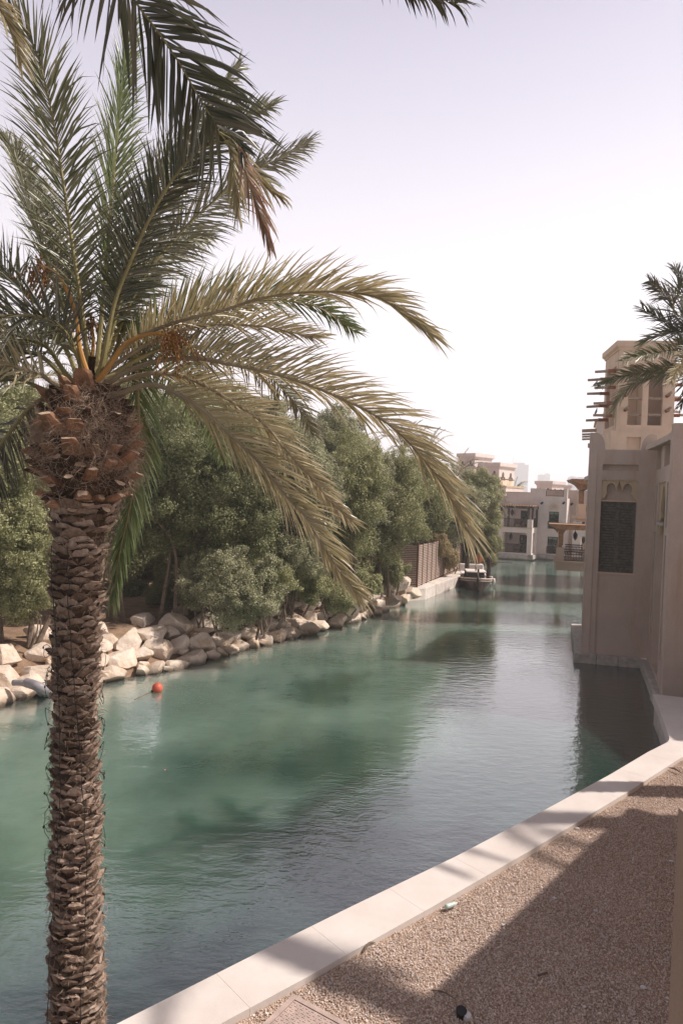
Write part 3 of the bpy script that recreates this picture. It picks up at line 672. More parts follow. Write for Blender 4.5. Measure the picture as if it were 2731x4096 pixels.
FR = [  # (points in picture units, depth offsets start->end, roll, material, kwargs)
 ([(203, 850), (186, 700), (167, 571), (143, 405), (124, 286), (100, 176), (76, 100), (30, 30), (5, 0)], (0, -.5), .15, 'frond_green', dict(a0=55, v=14)),
 ([(188, 850), (150, 720), (115, 620), (80, 520), (52, 420), (30, 350), (5, 315)], (.1, .9), .9, 'frond_green', dict(Lmax=.47)),
 ([(222, 840), (240, 650), (252, 500), (262, 400), (272, 285), (285, 170), (300, 60)], (.2, 1.0), .4, 'frond_bright', dict(a0=40, a1=18)),
 ([(235, 835), (262, 700), (300, 600), (345, 500), (395, 415), (455, 345), (500, 308), (535, 312), (560, 345)], (0, -.7), .25, 'frond_dark', dict(a0=58, v=16, Lmax=.50, tip=.4)),
 ([(238, 830), (290, 650), (350, 520), (440, 380), (525, 292), (575, 262), (622, 246)], (.3, .8), .5, 'frond_green', dict(Lmax=.47)),
 ([(232, 830), (290, 600), (360, 420), (430, 310), (500, 215), (546, 152)], (.4, 1.4), .6, 'frond_green', dict(Lmax=.45)),
 ([(245, 820), (330, 640), (420, 530), (500, 455), (580, 395), (657, 357), (708, 326)], (.4, 1.5), .35, 'frond_pale', dict(Lmax=.47)),
 ([(243, 850), (300, 785), (400, 742), (517, 712), (597, 686), (698, 672), (798, 672), (870, 685), (930, 725), (985, 768)], (0, -.5), .85, 'frond_khaki', dict(Lmax=.52, a0=58, a1=14)),
 ([(248, 835), (380, 742), (520, 700), (640, 690), (730, 706), (780, 735), (815, 764)], (.4, 1.2), .5, 'frond_bright', dict(Lmax=.45)),
 ([(250, 850), (360, 780), (470, 748), (597, 750), (678, 766), (728, 779)], (.3, .9), .8, 'frond_khaki', dict(Lmax=.47)),
 ([(258, 872), (330, 838), (430, 822), (517, 835), (658, 867), (799, 923), (903, 984), (992, 1081), (1045, 1165), (1068, 1215)], (0, -.4), .8, 'frond_khaki', dict(Lmax=.52, a0=56, a1=16, tip=.75)),
 ([(283, 903), (330, 885), (380, 892), (458, 937), (534, 1004), (601, 1070), (658, 1142), (706, 1194), (744, 1256), (782, 1318), (820, 1362)], (-.1, -.9), .55, 'frond_khaki', dict(Lmax=.42, a0=46)),
 ([(268, 880), (350, 858), (434, 870), (515, 913), (601, 970), (658, 1037), (715, 1099), (753, 1147), (805, 1198)], (.1, .5), .5, 'frond_khaki', dict(Lmax=.40, a0=48)),
 ([(250, 850), (280, 770), (303, 752), (314, 849), (318, 925), (319, 1002), (305, 1130), (290, 1207), (277, 1263), (260, 1368)], (.5, .6), .55, 'frond_bright', dict(Lmax=.5, a0=42, a1=15, g=.35)),
 ([(143, 848), (107, 797), (51, 779), (0, 772), (-90, 800), (-170, 870)], (0, -.2), .8, 'frond_green', dict()),
 ([(128, 884), (97, 864), (51, 848), (0, 840), (-100, 865), (-190, 930)], (-.1, -.6), .8, 'frond_khaki', dict()),
 ([(105, 897), (51, 874), (0, 869), (-100, 910), (-180, 990)], (.1, .6), .7, 'frond_green', dict()),
 ([(123, 843), (77, 812), (0, 810), (-100, 835), (-190, 900)], (.2, 1.2), .7, 'frond_green', dict()),
 ([(103, 915), (51, 956), (26, 990), (0, 1025), (-45, 1110), (-80, 1200)], (0, .2), .6, 'frond_dark', dict(Lmax=.47)),
 ([(190, 850), (165, 790), (130, 745), (76, 728), (0, 728), (-90, 760), (-180, 830)], (-.1, -.9), .9, 'frond_dark', dict()),
 ([(165, 830), (128, 766), (90, 705), (30, 645), (-50, 600), (-150, 590)], (.2, 1.0), .7, 'frond_green', dict()),
 ([(210, 840), (170, 700), (120, 560), (70, 430), (40, 330)], (.4, 1.5), .8, 'frond_pale', dict(Lmax=.45)),
 ([(255, 862), (380, 800), (500, 805), (600, 850), (680, 930), (720, 1000)], (.3, 1.9), .5, 'frond_pale', dict(Lmax=.47)),
 ([(250, 870), (340, 850), (420, 900), (480, 980), (510, 1060)], (.4, 2.0), .4, 'frond_bright', dict(Lmax=.45)),
 ([(240, 850), (290, 790), (360, 770), (430, 830), (470, 900)], (.5, 2.6), .6, 'frond_pale', dict(Lmax=.47)),
 ([(200, 850), (150, 790), (90, 770), (40, 800), (10, 860)], (.5, 2.4), .6, 'frond_pale', dict(Lmax=.47)),
 ([(225, 840), (270, 700), (330, 620), (410, 560), (480, 540)], (.5, 2.6), .4, 'frond_green', dict(Lmax=.47)),
]
for i, (pts, (d0, d1), roll, mat, kw) in enumerate(FR):
    n = len(pts); P3 = [mp(x, y, d0 + (d1 - d0) * (j / (n - 1)) ** 1.3) for j, (x, y) in enumerate(pts)]
    hz_ = min(P3[0][2] - .03, zq(885 + (i * 7) % 18)); cc = cen(hz_); P3 = [np.array([cc[0] + .42 * (P3[0][0] - cc[0]), cc[1] + .42 * (P3[0][1] - cc[1]), hz_])] + P3; kw = {**dict(rr=(.026, .004)), **kw}
    frond('frond', palm, P3, M[mat], roll, seed=i, stalkmat=M['petiole'] if mat != 'frond_khaki' else M['petiole_grey'], **kw)
# torn brown frond tips hanging from the big upper frond
for i, (pts, dd) in enumerate([([(505, 305), (540, 330), (565, 400), (590, 470), (618, 560)], -.7), ([(500, 300), (530, 345), (540, 420), (545, 490)], -.6), ([(480, 330), (520, 330), (560, 380), (600, 420), (640, 450)], -.5)]):
    frond('frond', palm, [mp(x, y, dd) for x, y in pts], M['frond_dead'] if i == 0 else M['frond_khaki'], .3, .3, .15, .022, .6, a0=34, a1=8, seed=50 + i, rr=(.006, .002), spines=False)
# date bunches
def bunch(stalkpts, c, R0, n, seed, dep):
    b = MB(); r = np.random.default_rng(seed); S, _ = catmull([mp(x, y, dep) for x, y in stalkpts], 24); b.tube(S, [.022 - .010 * i / 23 for i in range(24)], 8, 0)
    tipp = S[-1]; C_ = mp(*c, dep)
    for i in range(n):
        e_ = C_ + r.normal(0, 1, 3) * np.array([R0, R0 * .8, R0 * 1.2]) * .62; mid = (tipp + e_) / 2 + np.array([0, 0, .04]) + r.normal(0, .02, 3)
        pts_, _ = catmull([tipp, mid, e_], 7); b.tube(pts_, .0016, 3, 0)
        for k_ in range(2, 7):
            if r.random() < .75:
                q = pts_[k_] + r.normal(0, .006, 3); V = IV1 * np.array([.008, .008, .013]) + q; b.add(V, IF1, 1)
    return b
IV1, IF1 = ico(1)
for k_, a in enumerate([([(222, 878), (252, 840), (286, 792), (343, 768), (392, 772)], (404, 815), .15, 70, 1, -.1), ([(205, 872), (183, 800), (176, 740), (162, 687), (130, 628), (95, 612)], (88, 650), .10, 45, 2, -.15), ([(208, 872), (212, 830), (214, 780), (210, 745)], (207, 765), .07, 26, 3, .3)]):
    bb = bunch(*a); bb.build('date_bunch', [M['stalk'], M['date']], palm, smooth=False)
# cable of small lights wound round the trunk
b = MB(); r = np.random.default_rng(21)
for s_ in range(5):
    z = zq(1480 + s_ * 95); th0 = r.uniform(0, 6.28); pts = []; dirn = 1 if s_ % 2 else -1
    for i in range(70):
        th = th0 + dirn * i * .19; zz_ = z - i * .006 + .05 * math.sin(i * .9 + s_) * r.uniform(.6, 1.2); c_ = cen(zz_); R0 = rad(zz_) + .012 + .016 * r.random() + (.012 * max(0, math.sin(i * .23 + s_ * 2)) ** 6)
        pts.append((c_[0] + R0 * math.cos(th), c_[1] + R0 * math.sin(th), zz_))
        if i % 6 == 2: b.tube([pts[-1], (pts[-1][0], pts[-1][1], pts[-1][2] - .018)], [.0065, .005], 6, 0)
    S, _ = catmull(pts, 260); b.tube(S, .0024, 5, 0, cap=False)
for k_, off in enumerate((.35, -.5)):
    pts = []
    for y in range(1250, 2500, 28):
        z = zq(y); c_ = cen(z); th = -math.pi / 2 + off + .35 * math.sin(y * .004 + k_) + r.normal(0, .02); R0 = rad(z) + .012 + r.random() * .012; pts.append((c_[0] + R0 * math.cos(th), c_[1] + R0 * math.sin(th), z))
    S, _ = catmull(pts, 300); b.tube(S, .0032, 5, 0, cap=False)
tag(b.build('light_cable', M['black']), 'thin black cable of little lamps wound round the date palm trunk', 'light string')

# ---- generic palm (crown out of frame or far away)
def far_palm(base, top, nf, L, mat, label, seed, lm=.45, spacing=.05, wid=.03, drop=1., K=3, trunkr=.2, azr=(0, 6.283), group='date palms', rough_=1.):
    r = np.random.default_rng(seed); base = np.array(base, float); top = np.array(top, float); t = thing('date_palm', base, label, 'palm tree', group)
    b = MB(); ps = [base + (top - base) * f for f in np.linspace(0, 1, 12)]
    b.tube(ps, [trunkr * (1.1 - .1 * f) for f in np.linspace(0, 1, 12)], 12)
    H_ = top[2] - base[2]
    boots(b, lambda z: (base + (top - base) * ((z - base[2]) / H_))[:2], lambda z: trunkr, base[2] + .1, top[2] - .05, .16, 8, 1.2, .16, .06, seed)
    b.build('trunk', M['boot'], t)
    for i in range(nf):
        az = azr[0] + (azr[1] - azr[0]) * (i * .618 % 1) + r.uniform(-.15, .15); el = math.radians(r.uniform(-5, 80)) if i % 3 else math.radians(r.uniform(40, 80))
        p = top + np.array([0, 0, -.1]); d = np.array([math.cos(az) * math.cos(el), math.sin(az) * math.cos(el), math.sin(el)]); pts = [p]; LL = L * r.uniform(.85, 1.1)
        for k_ in range(6):
            p = p + d * LL / 6; pts.append(p); d = norm(d + np.array([0, 0, -.24 * drop * r.uniform(.8, 1.2)]))
        frond('frond', t, pts, mat if i % 5 else M['frond_khaki'], 0, lm, .16, spacing, .3, wid, 60, 22, 20, 14, seed * 100 + i, (.03, .006), K=K, view=(0, 0, 1.0001) if el < 1.2 else (math.cos(az), math.sin(az), .3), spines=False)
    return t
# overhanging palm whose crown is above the picture
t2 = thing('date_palm', (-2.6, 1.2, .8), 'date palm overhead whose dark frond hangs in from the top left', 'palm tree', 'date palms')
b = MB(); b.tube([(-2.6, 1.2, .6), (-2.6, 1.2, 10.4)], .22, 14); boots(b, lambda z: (-2.6, 1.2), lambda z: .2, .9, 10.2, .12, 9, 1.2, .12, .04, 9); b.build('trunk', M['boot'], t2)
cr = np.array([-2.6, 1.2, 10.5])
def t2f(pts, mat, roll, seed, **kw):
    P3 = [cr] + [D(*Q(x, y), dp) for x, y, dp in pts]; frond('frond', t2, P3, M[mat], roll, seed=seed, **kw)
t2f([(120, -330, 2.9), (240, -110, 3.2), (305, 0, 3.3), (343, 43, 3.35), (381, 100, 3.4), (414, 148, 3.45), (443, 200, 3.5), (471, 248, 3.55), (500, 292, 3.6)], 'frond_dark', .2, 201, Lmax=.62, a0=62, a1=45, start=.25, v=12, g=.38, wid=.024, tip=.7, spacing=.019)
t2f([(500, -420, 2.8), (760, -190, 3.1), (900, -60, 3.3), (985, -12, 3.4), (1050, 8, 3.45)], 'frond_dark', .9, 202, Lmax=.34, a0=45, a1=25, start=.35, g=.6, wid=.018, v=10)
t2f([(-220, -300, 3.2), (-90, -120, 3.8), (-20, -10, 4.2), (22, 60, 4.4), (45, 130, 4.5)], 'frond_khaki', .6, 203, Lmax=.36, start=.35)
# palm leaning in from the right edge, crown just outside
t3c = D(770, 318, 13.5)
t3 = thing('date_palm', (t3c[0] + .3, t3c[1], .8), 'date palm at the right edge whose dark fronds cross the wind tower', 'palm tree', 'date palms')
b = MB(); b.tube([(t3c[0] + .3, t3c[1], .6), (t3c[0], t3c[1], t3c[2])], .24, 14); boots(b, lambda z: (t3c[0] + .3 * (1 - (z - .8) / (t3c[2] - .8)), t3c[1]), lambda z: .22, .9, t3c[2] - .1, .12, 9, 1.2, .12, .05, 19); b.build('trunk', M['boot'], t3)
def t3f(pts, mat, roll, seed, dd=(0, 0), **kw):
    n = len(pts); P3 = [t3c] + [D(x, y, 13.5 + dd[0] + (dd[1] - dd[0]) * j / max(1, n - 1)) for j, (x, y) in enumerate(pts)]
    frond('frond', t3, P3, M[mat], roll, seed=seed, **{**dict(Lmax=.60, spacing=.03, wid=.027, start=.12, K=4), **kw})
def q2(x, y): return c2(x, y)
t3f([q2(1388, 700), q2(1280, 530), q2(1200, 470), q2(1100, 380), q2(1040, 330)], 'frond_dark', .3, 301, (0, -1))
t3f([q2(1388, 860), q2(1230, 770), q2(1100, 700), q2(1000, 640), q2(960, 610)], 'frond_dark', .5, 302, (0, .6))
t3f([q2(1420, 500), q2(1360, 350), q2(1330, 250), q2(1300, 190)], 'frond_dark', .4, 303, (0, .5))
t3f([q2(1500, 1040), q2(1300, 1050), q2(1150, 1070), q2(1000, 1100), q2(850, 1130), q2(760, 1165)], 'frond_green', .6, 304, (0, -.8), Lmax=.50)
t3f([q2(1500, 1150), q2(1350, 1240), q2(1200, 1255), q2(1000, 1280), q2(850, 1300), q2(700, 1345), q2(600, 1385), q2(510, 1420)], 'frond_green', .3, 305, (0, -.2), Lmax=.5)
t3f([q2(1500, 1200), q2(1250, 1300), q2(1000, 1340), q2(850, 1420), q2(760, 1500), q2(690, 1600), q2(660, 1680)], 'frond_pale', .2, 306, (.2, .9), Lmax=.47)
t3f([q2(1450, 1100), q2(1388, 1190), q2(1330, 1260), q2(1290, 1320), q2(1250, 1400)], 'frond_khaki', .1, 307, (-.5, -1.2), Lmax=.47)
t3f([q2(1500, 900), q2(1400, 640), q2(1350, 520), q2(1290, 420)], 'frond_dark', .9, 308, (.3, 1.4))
t3f([q2(1480, 1000), q2(1350, 880), q2(1200, 880), q2(1050, 930), q2(960, 990)], 'frond_green', .8, 309, (.2, 1.2))
t3f([q2(1500, 1300), q2(1430, 1450), q2(1400, 1550), q2(1360, 1640)], 'frond_dark', .3, 310, (.2, .6), Lmax=.45)
for i in range(14):
    az = math.radians(-75 + i * 150 / 13.); el = math.radians(20 + 50 * ((i * .618) % 1)); p = t3c.copy(); d = np.array([math.cos(az) * math.cos(el), math.sin(az) * math.cos(el), math.sin(el)]); pts = [p]
    for k_ in range(6): p = p + d * .6; pts.append(p); d = norm(d + np.array([0, 0, -.26]))
    frond('frond', t3, pts, M['frond_green'], 0, .5, .12, .035, .3, .027, seed=330 + i, view=(0, 0, 1.0001), K=3, spines=False)
# date palms beyond the trees
def bgp(px, py, dep, base, nf, L, label, seed, mat='frond_pale'):
    tp = D(px, py, dep); far_palm((tp[0], tp[1], base), tp, nf, L, M[mat], label, seed, lm=.5, spacing=.10, wid=.05)
# unseen date palms added outside the right edge to dapple the kerb with shade
far_palm((9.5, 3.2, .8), (7.6, 9.1, 11.3), 9, 2.0, M['frond_green'], 'unseen date palm added outside the right edge to dapple the near kerb', 71, lm=.5, spacing=.03, wid=.03)
far_palm((11.4, 12.2, .8), (11.3, 12.4, 10.6), 10, 2.6, M['frond_green'], 'unseen date palm added beyond the right edge to shade the middle of the kerb', 72, lm=.5, spacing=.03, wid=.03)
bgp(276, 425, 46, 1.3, 22, 3.0, 'pale feathery date palm rising behind the trees, seen below the longest frond', 61)
bgp(425, 462, 62, 1.2, 24, 3.6, 'hazy date palm behind the trees, left of the distant wind towers', 62)
bgp(455, 478, 66, 1.2, 24, 3.6, 'hazy date palm beside the pink wind tower at the end of the trees', 63)
bgp(487, 498, 70, 1.2, 20, 3.0, 'small date palm drooping over the tree tops next to the villa', 64)
bgp(513, 492, 125, 1.2, 22, 3.2, 'low date palm just above the flat roof of the villa', 65)
bgp(402, 447, 58, 1.2, 22, 3.4, 'hazy date palm standing above the rounded tree', 66)
bgp(12, 392, 32, 1.3, 20, 3.2, 'pale date palm behind the crown of the big palm at the left edge', 67)
bgp(616, 495, 34, 1.2, 14, 2.0, 'date palm tuft showing between the parapet ear and the wind tower', 68, 'frond_green')
# =================================================================== TREES
def crown_leaves(blobs, dens, size, seed, fill=.35):
    r = np.random.default_rng(seed); P = []; Nn = []
    for c, rd in blobs:
        n = int(dens * 4 * math.pi * rd[0] * rd[2]); d = norm(r.normal(size=(n, 3)))
        rr_ = 1 + r.normal(0, .10, n) - (r.random(n) < fill) * r.uniform(.1, .6, n)
        P.append(np.array(c) + d * rr_[:, None] * np.array(rd)); Nn.append(d)
    P = np.concatenate(P); Nn = np.concatenate(Nn); n = len(P)
    nrm_ = norm(Nn * 1.2 + r.normal(0, .75, (n, 3)) + np.array([0, 0, .25])); t = norm(np.cross(nrm_, r.normal(size=(n, 3)))); s_ = np.cross(nrm_, t)
    L = size * r.uniform(.7, 1.35, n)[:, None]; W = L * .52
    V = np.stack([P - t * L * .5, P + s_ * W * .5 + nrm_ * W * .12, P + t * L * .5, P - s_ * W * .5 + nrm_ * W * .12], 1)
    return V
def tree(px, py, dep, rx, ry, mat, label, seed, cat='tree', zg=1.2, dens=260, size=.085, nb=80, group='leafy trees on the left bank', droop=0, ydepth=1.0, name='broadleaf_tree', ylo=None, trunkr=.11):
    r = np.random.default_rng(seed); c = D(px, py, dep); s_ = dep / 682; RX, RZ_ = rx * s_, ry * s_; RY = RX * ydepth
    t = thing(name, (c[0], c[1], zg), label, cat, group)
    blobs = []
    for i in range(nb):
        d = norm(r.normal(size=3)); k_ = r.uniform(.5, .9) if i > nb * .25 else r.uniform(.0, .5)
        br = r.uniform(.15, .34) * (1.1 - .25 * k_)
        rb = br * min(RX, RZ_) * 1.05
        p = c + d * k_ * np.array([RX - rb * .3, RY - rb * .3, RZ_ - rb * .3]); p[2] = max(p[2], zg + .25)
        blobs.append((p, (rb * r.uniform(.9, 1.3), rb * r.uniform(.9, 1.3), rb * r.uniform(.7, 1.05))))
    V = crown_leaves(blobs, dens, size, seed)
    # small outer sprigs break the outline
    ns = int(nb * 3.5); sp = []
    for i in range(ns):
        bc, br = blobs[r.integers(0, nb)]; d = norm(r.normal(size=3) + np.array([0, -.2, .35])); sp.append((np.array(bc) + d * np.array(br) * r.uniform(.95, 1.5), (.20 * r.uniform(.6, 1.3) * max(.8, dep / 30),) * 3))
    V2 = crown_leaves(sp, dens * 1.1, size, seed + 1, .8)
    V = np.concatenate([V, V2]); V = V[V[:, :, 2].min(1) > zg - 1.3]
    b = MB(); b.quads(V, 4, [(0, 1, 2, 3)]); b.build('crown', mat, t)
    b = MB(); nst = 2 if cat == 'tree' else 3
    for i in range(nst):
        a = r.uniform(0, 6.28); bx, by = c[0] + .18 * math.cos(a) * nst, c[1] + .18 * math.sin(a) * nst; tops = [blobs[r.integers(0, nb)][0] for _ in range(3)]
        m_ = np.array([bx + r.uniform(-.4, .4), by + r.uniform(-.4, .4), zg + (c[2] - zg) * .5])
        S, _ = catmull([(bx, by, zg - .2), m_, tops[0]], 14); b.tube(S, [trunkr * (1 - .75 * j / 13) for j in range(14)], 8)
        for tp in tops[1:]:
            S, _ = catmull([m_, (m_ + tp) / 2 + r.normal(0, .2, 3), tp], 10); b.tube(S, [trunkr * .55 * (1 - .8 * j / 9) for j in range(10)], 6)
    b.build('trunk', M['bark'], t); return t
A, B_, C__ = M['leaf_a'], M['leaf_b'], M['leaf_c']
TR = [
 (10, 505, 23, 46, 118, A, 'leafy tree at the left edge beside the palm trunk', dict(size=.075, ydepth=1.3, ylo=0)),
 (-35, 470, 29, 60, 110, A, 'tree half out of the picture behind the left edge tree', {}),
 (72, 470, 30, 50, 105, C__, 'tree directly behind the palm trunk and its crown collar', {}),
 (120, 478, 27, 48, 78, B_, 'grey green tree just right of the palm collar', dict(size=.08)),
 (172, 470, 27.5, 58, 92, C__, 'tall dark tree above the shaded gap in the bank', dict(size=.08, nb=95)),
 (235, 492, 28.5, 58, 92, C__, 'dark bushy tree in the middle of the bank', dict(size=.08, nb=95)),
 (298, 490, 31, 52, 80, B_, 'grey green tree crossed by the drooping frond tips', dict(size=.085, nb=95)),
 (262, 440, 35, 40, 45, B_, 'pale tree top rising behind the middle of the wood', {}),
 (345, 495, 33.5, 45, 78, A, 'olive tree left of the rounded bright tree', dict(size=.085, nb=80)),
 (385, 506, 37.5, 42, 66, A, 'bright rounded tree beside the slatted fence', dict(size=.09, nb=95)),
 (330, 445, 42, 45, 40, B_, 'tree top behind the olive tree', {}),
 (200, 425, 38, 60, 50, A, 'tree top behind the tall dark tree', {}),
 (120, 430, 38, 55, 60, A, 'tree top seen through the fronds right of the palm', {}),
 (422, 496, 48, 32, 44, A, 'tree leaning over the slatted fence', dict(size=.11)),
 (446, 512, 53, 34, 44, B_, 'pale tree behind the far part of the fence', dict(size=.12)),
 (95, 505, 31, 40, 75, A, 'olive tree between the palm trunk and the shaded gap', {}),
 (205, 505, 29.5, 40, 80, A, 'olive tree between the two dark trees of the bank', {}),
 (272, 480, 33, 45, 70, A, 'olive tree filling the wood behind the drooping fronds', {}),
 (362, 500, 36, 36, 62, B_, 'grey green tree squeezed between the olive and the rounded tree', {}),
 (28, 555, 22.3, 34, 70, A, 'dense low tree filling the bank left of the palm trunk', dict(size=.075)),
 (20, 440, 27, 48, 60, A, 'tree top behind the left edge tree, seen under the left fronds', {}),
 (215, 560, 30.5, 50, 42, C__, 'low dense tree filling the space behind the big shrub', {}),
 (280, 560, 32, 45, 45, B_, 'low dense tree behind the boulders left of the shaded ones', {}),
 (335, 550, 35.5, 40, 40, A, 'low dense tree above the dark shaded boulders', {}),
 (474, 515, 59, 26, 58, A, 'last tree at the end of the fence hanging over the dock', dict(size=.12)),
]
for i, (px, py, dep, rx, ry, mat, lab, kw) in enumerate(TR):
    kw = dict(kw); kw.pop('ylo', None); tree(px, py, dep, rx, ry, mat, lab, 500 + i * 7, **{**dict(dens=260 if dep < 32 else 190, size=.095), **kw})
# low dark thicket right at the back so that no sky shows under the crowns
for i, (px, dep, w_) in enumerate([(-30, 33, 70), (60, 37, 70), (150, 40, 70), (235, 41, 60), (310, 42, 60), (375, 46, 45), (420, 55, 40)]):
    tree(px, 545 - i * 3, dep, w_, 62 - i * 3, C__, ['dark thicket behind the left edge tree', 'dark thicket behind the palm trunk', 'dark thicket at the back of the shaded gap', 'dark thicket behind the middle trees', 'dark thicket behind the shaded boulders', 'dark thicket behind the bright rounded tree', 'dark thicket behind the slatted fence'][i], 700 + i, 'bush', dens=110, size=.14, nb=40, group='dark thickets under the trees', name='thicket', trunkr=.06)
SHR = [
 (232, 588, 26.0, 36, 52, B_, 'large grey green shrub spilling over the boulders'),
 (205, 572, 27.5, 30, 30, B_, 'pale shrub at the right side of the shaded gap'),
 (262, 585, 26.6, 26, 40, B_, 'grey green shrub leaning over the middle boulders'),
 (295, 560, 29.5, 30, 26, B_, 'pale shrub with silvery tips above the far boulders'),
 (340, 602, 31.2, 16, 20, A, 'round low shrub growing among the far boulders at the water'),
 (362, 585, 34.0, 20, 16, A, 'leafy shrub at the top of the far boulders'),
 (388, 572, 38.5, 22, 14, A, 'small bush at the foot of the bright rounded tree'),
 (250, 602, 25.6, 26, 22, B_, 'pale low shrub between the boulders under the big shrub'),
 (315, 585, 30.5, 24, 20, A, 'leafy low shrub between the pale shrub and the round one'),
 (272, 575, 28.5, 28, 26, A, 'olive shrub behind the middle boulders'),
 (195, 592, 27.5, 18, 20, B_, 'small pale shrub at the right end of the shaded gap'),
 (128, 592, 33, 16, 14, C__, 'small dark bush at the back of the shaded gap, nearer the palm trunk'),
 (155, 596, 30.5, 12, 10, C__, 'tiny dark bush in the middle of the shaded gap'),
 (110, 586, 34, 22, 20, A, 'olive bush at the left side of the shaded gap'),
 (22, 600, 22.6, 30, 26, A, 'low bush at the left edge above the boulders'),
 (172, 585, 30, 18, 24, C__, 'thin dark sapling standing in the shaded gap'),
 (448, 560, 51, 8, 8, M['leaf_y'], 'yellowing bush top hanging behind the fence'),
 (440, 545, 50, 9, 9, M['leaf_y'], 'golden leaved bush leaning over the slatted fence'),
 (490, 548, 58, 10, 26, A, 'drooping bush at the end of the dock'),
]
for i, (px, py, dep, rx, ry, mat, lab) in enumerate(SHR):
    tree(px, py, dep, rx, ry, mat, lab, 900 + i, 'shrub', dens=330 if dep < 35 else 220, size=.07 if dep < 32 else .1, nb=34, group='shrubs on the left bank', name='shrub', trunkr=.04)

# =================================================================== FENCE, POSTS, BOAT, BUOY, PIPES
F1 = Plane((3.0, 43.75), (5.02, 43.5)); 
fence_pts = [(-2.5, 44.1), (5.02, 43.9), (9.2, 54.9), (12, 62.5)]
t = thing('slatted_fence', (5.02, 43.9, .74), 'rusty steel framed fence of narrow horizontal slats beside the dock', 'fence')
for a, c_ in zip(fence_pts[:-1], fence_pts[1:]):
    P = Plane(a, c_); b = MB(); n = int(2.75 / .115)
    for i in range(n): b.pbox(P, 0, P.L, -.03, .0, .84 + i * .115, .84 + i * .115 + .058)
    for i in range(n): b.pbox(P, 0, P.L, -.055, -.035, .90 + i * .115, .90 + i * .115 + .045, 1)
    b.build('slat_panel', [M['slat'], M['rust']], t)
    m = max(2, int(P.L / 1.25))
    for i in range(m + 1):
        if i == m and c_ is not fence_pts[-1]: continue
        b = MB(); s_ = P.L * i / m; b.pbox(P, s_ - .04, s_ + .04, -.06, .06 if i == 0 else .03, .72, 3.66 if i == 0 else 3.58); b.build('post', M['rust'], t)
# mooring posts with cross bar
P1 = G(*fl(1866, 2299), .75); P2 = G(*fl(1953, 2302), .3)
def moor(p, htop, lab):
    t = thing('mooring_post', (p[0], p[1], p[2]), lab, 'post', 'dark mooring posts'); b = MB(); b.tube([(p[0], p[1], -.8), (p[0], p[1], htop)], [.19, .17], 12); b.build('pile', M['wood_dark'], t)
    b = MB(); b.lathe((p[0], p[1], htop), [(.18, 0), (.17, .03), (.04, .08), (.03, .2)], 12); b.build('cap', M['black'], t)
dep1 = P1[1]
zt1 = D(*fl(1872, 2226), dep1)[2]; zt2 = D(*fl(1954, 2231), dep1 + 1)[2]
Pa = D(*fl(1866, 2299), dep1); Pb = D(*fl(1953, 2302), dep1 + .6)
moor((Pa[0], Pa[1], .7), zt1, 'dark timber mooring post left of the boat'); moor((Pb[0], Pb[1], 0.), zt2, 'dark timber mooring post right of the boat')
ba = thing('mooring_crossbar', ((Pa[0] + Pb[0]) / 2, (Pa[1] + Pb[1]) / 2, zt1 - .5), 'thin dark crossbar between the mooring posts carrying a round orange sign', 'crossbar')
b = MB(); b.tube([(Pa[0] + .2, Pa[1], zt1 - .38), (Pb[0] - .18, Pb[1], zt1 - .42)], .045, 8); b.tube([(Pb[0] + .19, Pb[1] + .02, zt1 - .43), (Pb[0] + 1.9, Pb[1] + .2, zt1 - .5)], .03, 6); b.build('bar', M['wood_dark'], ba)
cx = Pa[0] * .52 + Pb[0] * .48; P = Plane((cx - .3, Pa[1] - .06), (cx + .3, Pa[1] - .05))
b = MB(); b.prism(P, [(.3 + .33 * math.cos(a), zt1 - .2 + .33 * math.sin(a)) for a in np.linspace(0, 2 * math.pi, 20)[:-1]], -.03, 0); M['orange'] = simple('orange_paint', (.50, .17, .06), .5, .1); b.build('round_sign', M['orange'], ba)
b = MB(); b.pbox(P, .27, .33, .002, .02, zt1 - .55, zt1 + .3); b.build('centre_strip', M['black'], ba)

# boat (bow towards the viewer)
BC = G(*c3(772, 752), 0); bx, by = float(BC[0]), float(BC[1]) + 2.2
BW = 1.28; BL = 6.5; hd = np.array([-.10, -.995]); hd /= np.linalg.norm(hd); sdv = np.array([-hd[1], hd[0]]) * -1
boat = thing('motor_boat', (bx, by, 0), 'small dark wooden motor boat with white cushions moored at the dock', 'boat')
def bp(l, s_, z): q = np.array([bx, by]) + hd * l + np.array([hd[1], -hd[0]]) * -s_ * -1; return (q[0], q[1], z)
st = []
for i in range(17):
    f = i / 16; l = -BL / 2 + BL * f; wd = BW * (1 - max(0, (f - .45) / .55) ** 2.6) ** .8 * (.86 + .14 * min(1, f * 4)); wd = max(wd, .05); sh = .58 + .36 * max(0, f - .4) ** 1.5 * 1.6
    st.append((l, wd, sh))
vs = []
for l, wd, sh in st:
    for s_, z in ((-1, 1), (-.97, .62), (-.86, .15), (-.55, -.35), (0, -.5), (.55, -.35), (.86, .15), (.97, .62), (1, 1)): vs.append(bp(l, s_ * wd, sh * z if z > 0 else z))
b = MB(); k = 9; b.add(vs, [(i * k + j, i * k + j + 1, (i + 1) * k + j + 1, (i + 1) * k + j) for i in range(16) for j in range(8)] + [tuple(range(9)), tuple(16 * 9 + i for i in reversed(range(9)))]); b.build('hull', M['hull'], boat, smooth=True)
b = MB(); 
for s_ in (-1, 1): b.tube([bp(l, s_ * (wd + .02), sh) for l, wd, sh in st], .055, 8); b.tube([bp(l, s_ * (wd + .01), sh - .16) for l, wd, sh in st], .03, 6)
b.tube([bp(st[-1][0], -.05, st[-1][2]), bp(st[-1][0] + .06, 0, st[-1][2]), bp(st[-1][0], .05, st[-1][2])], .07, 8); b.build('gunwale', M['hull_edge'], boat)
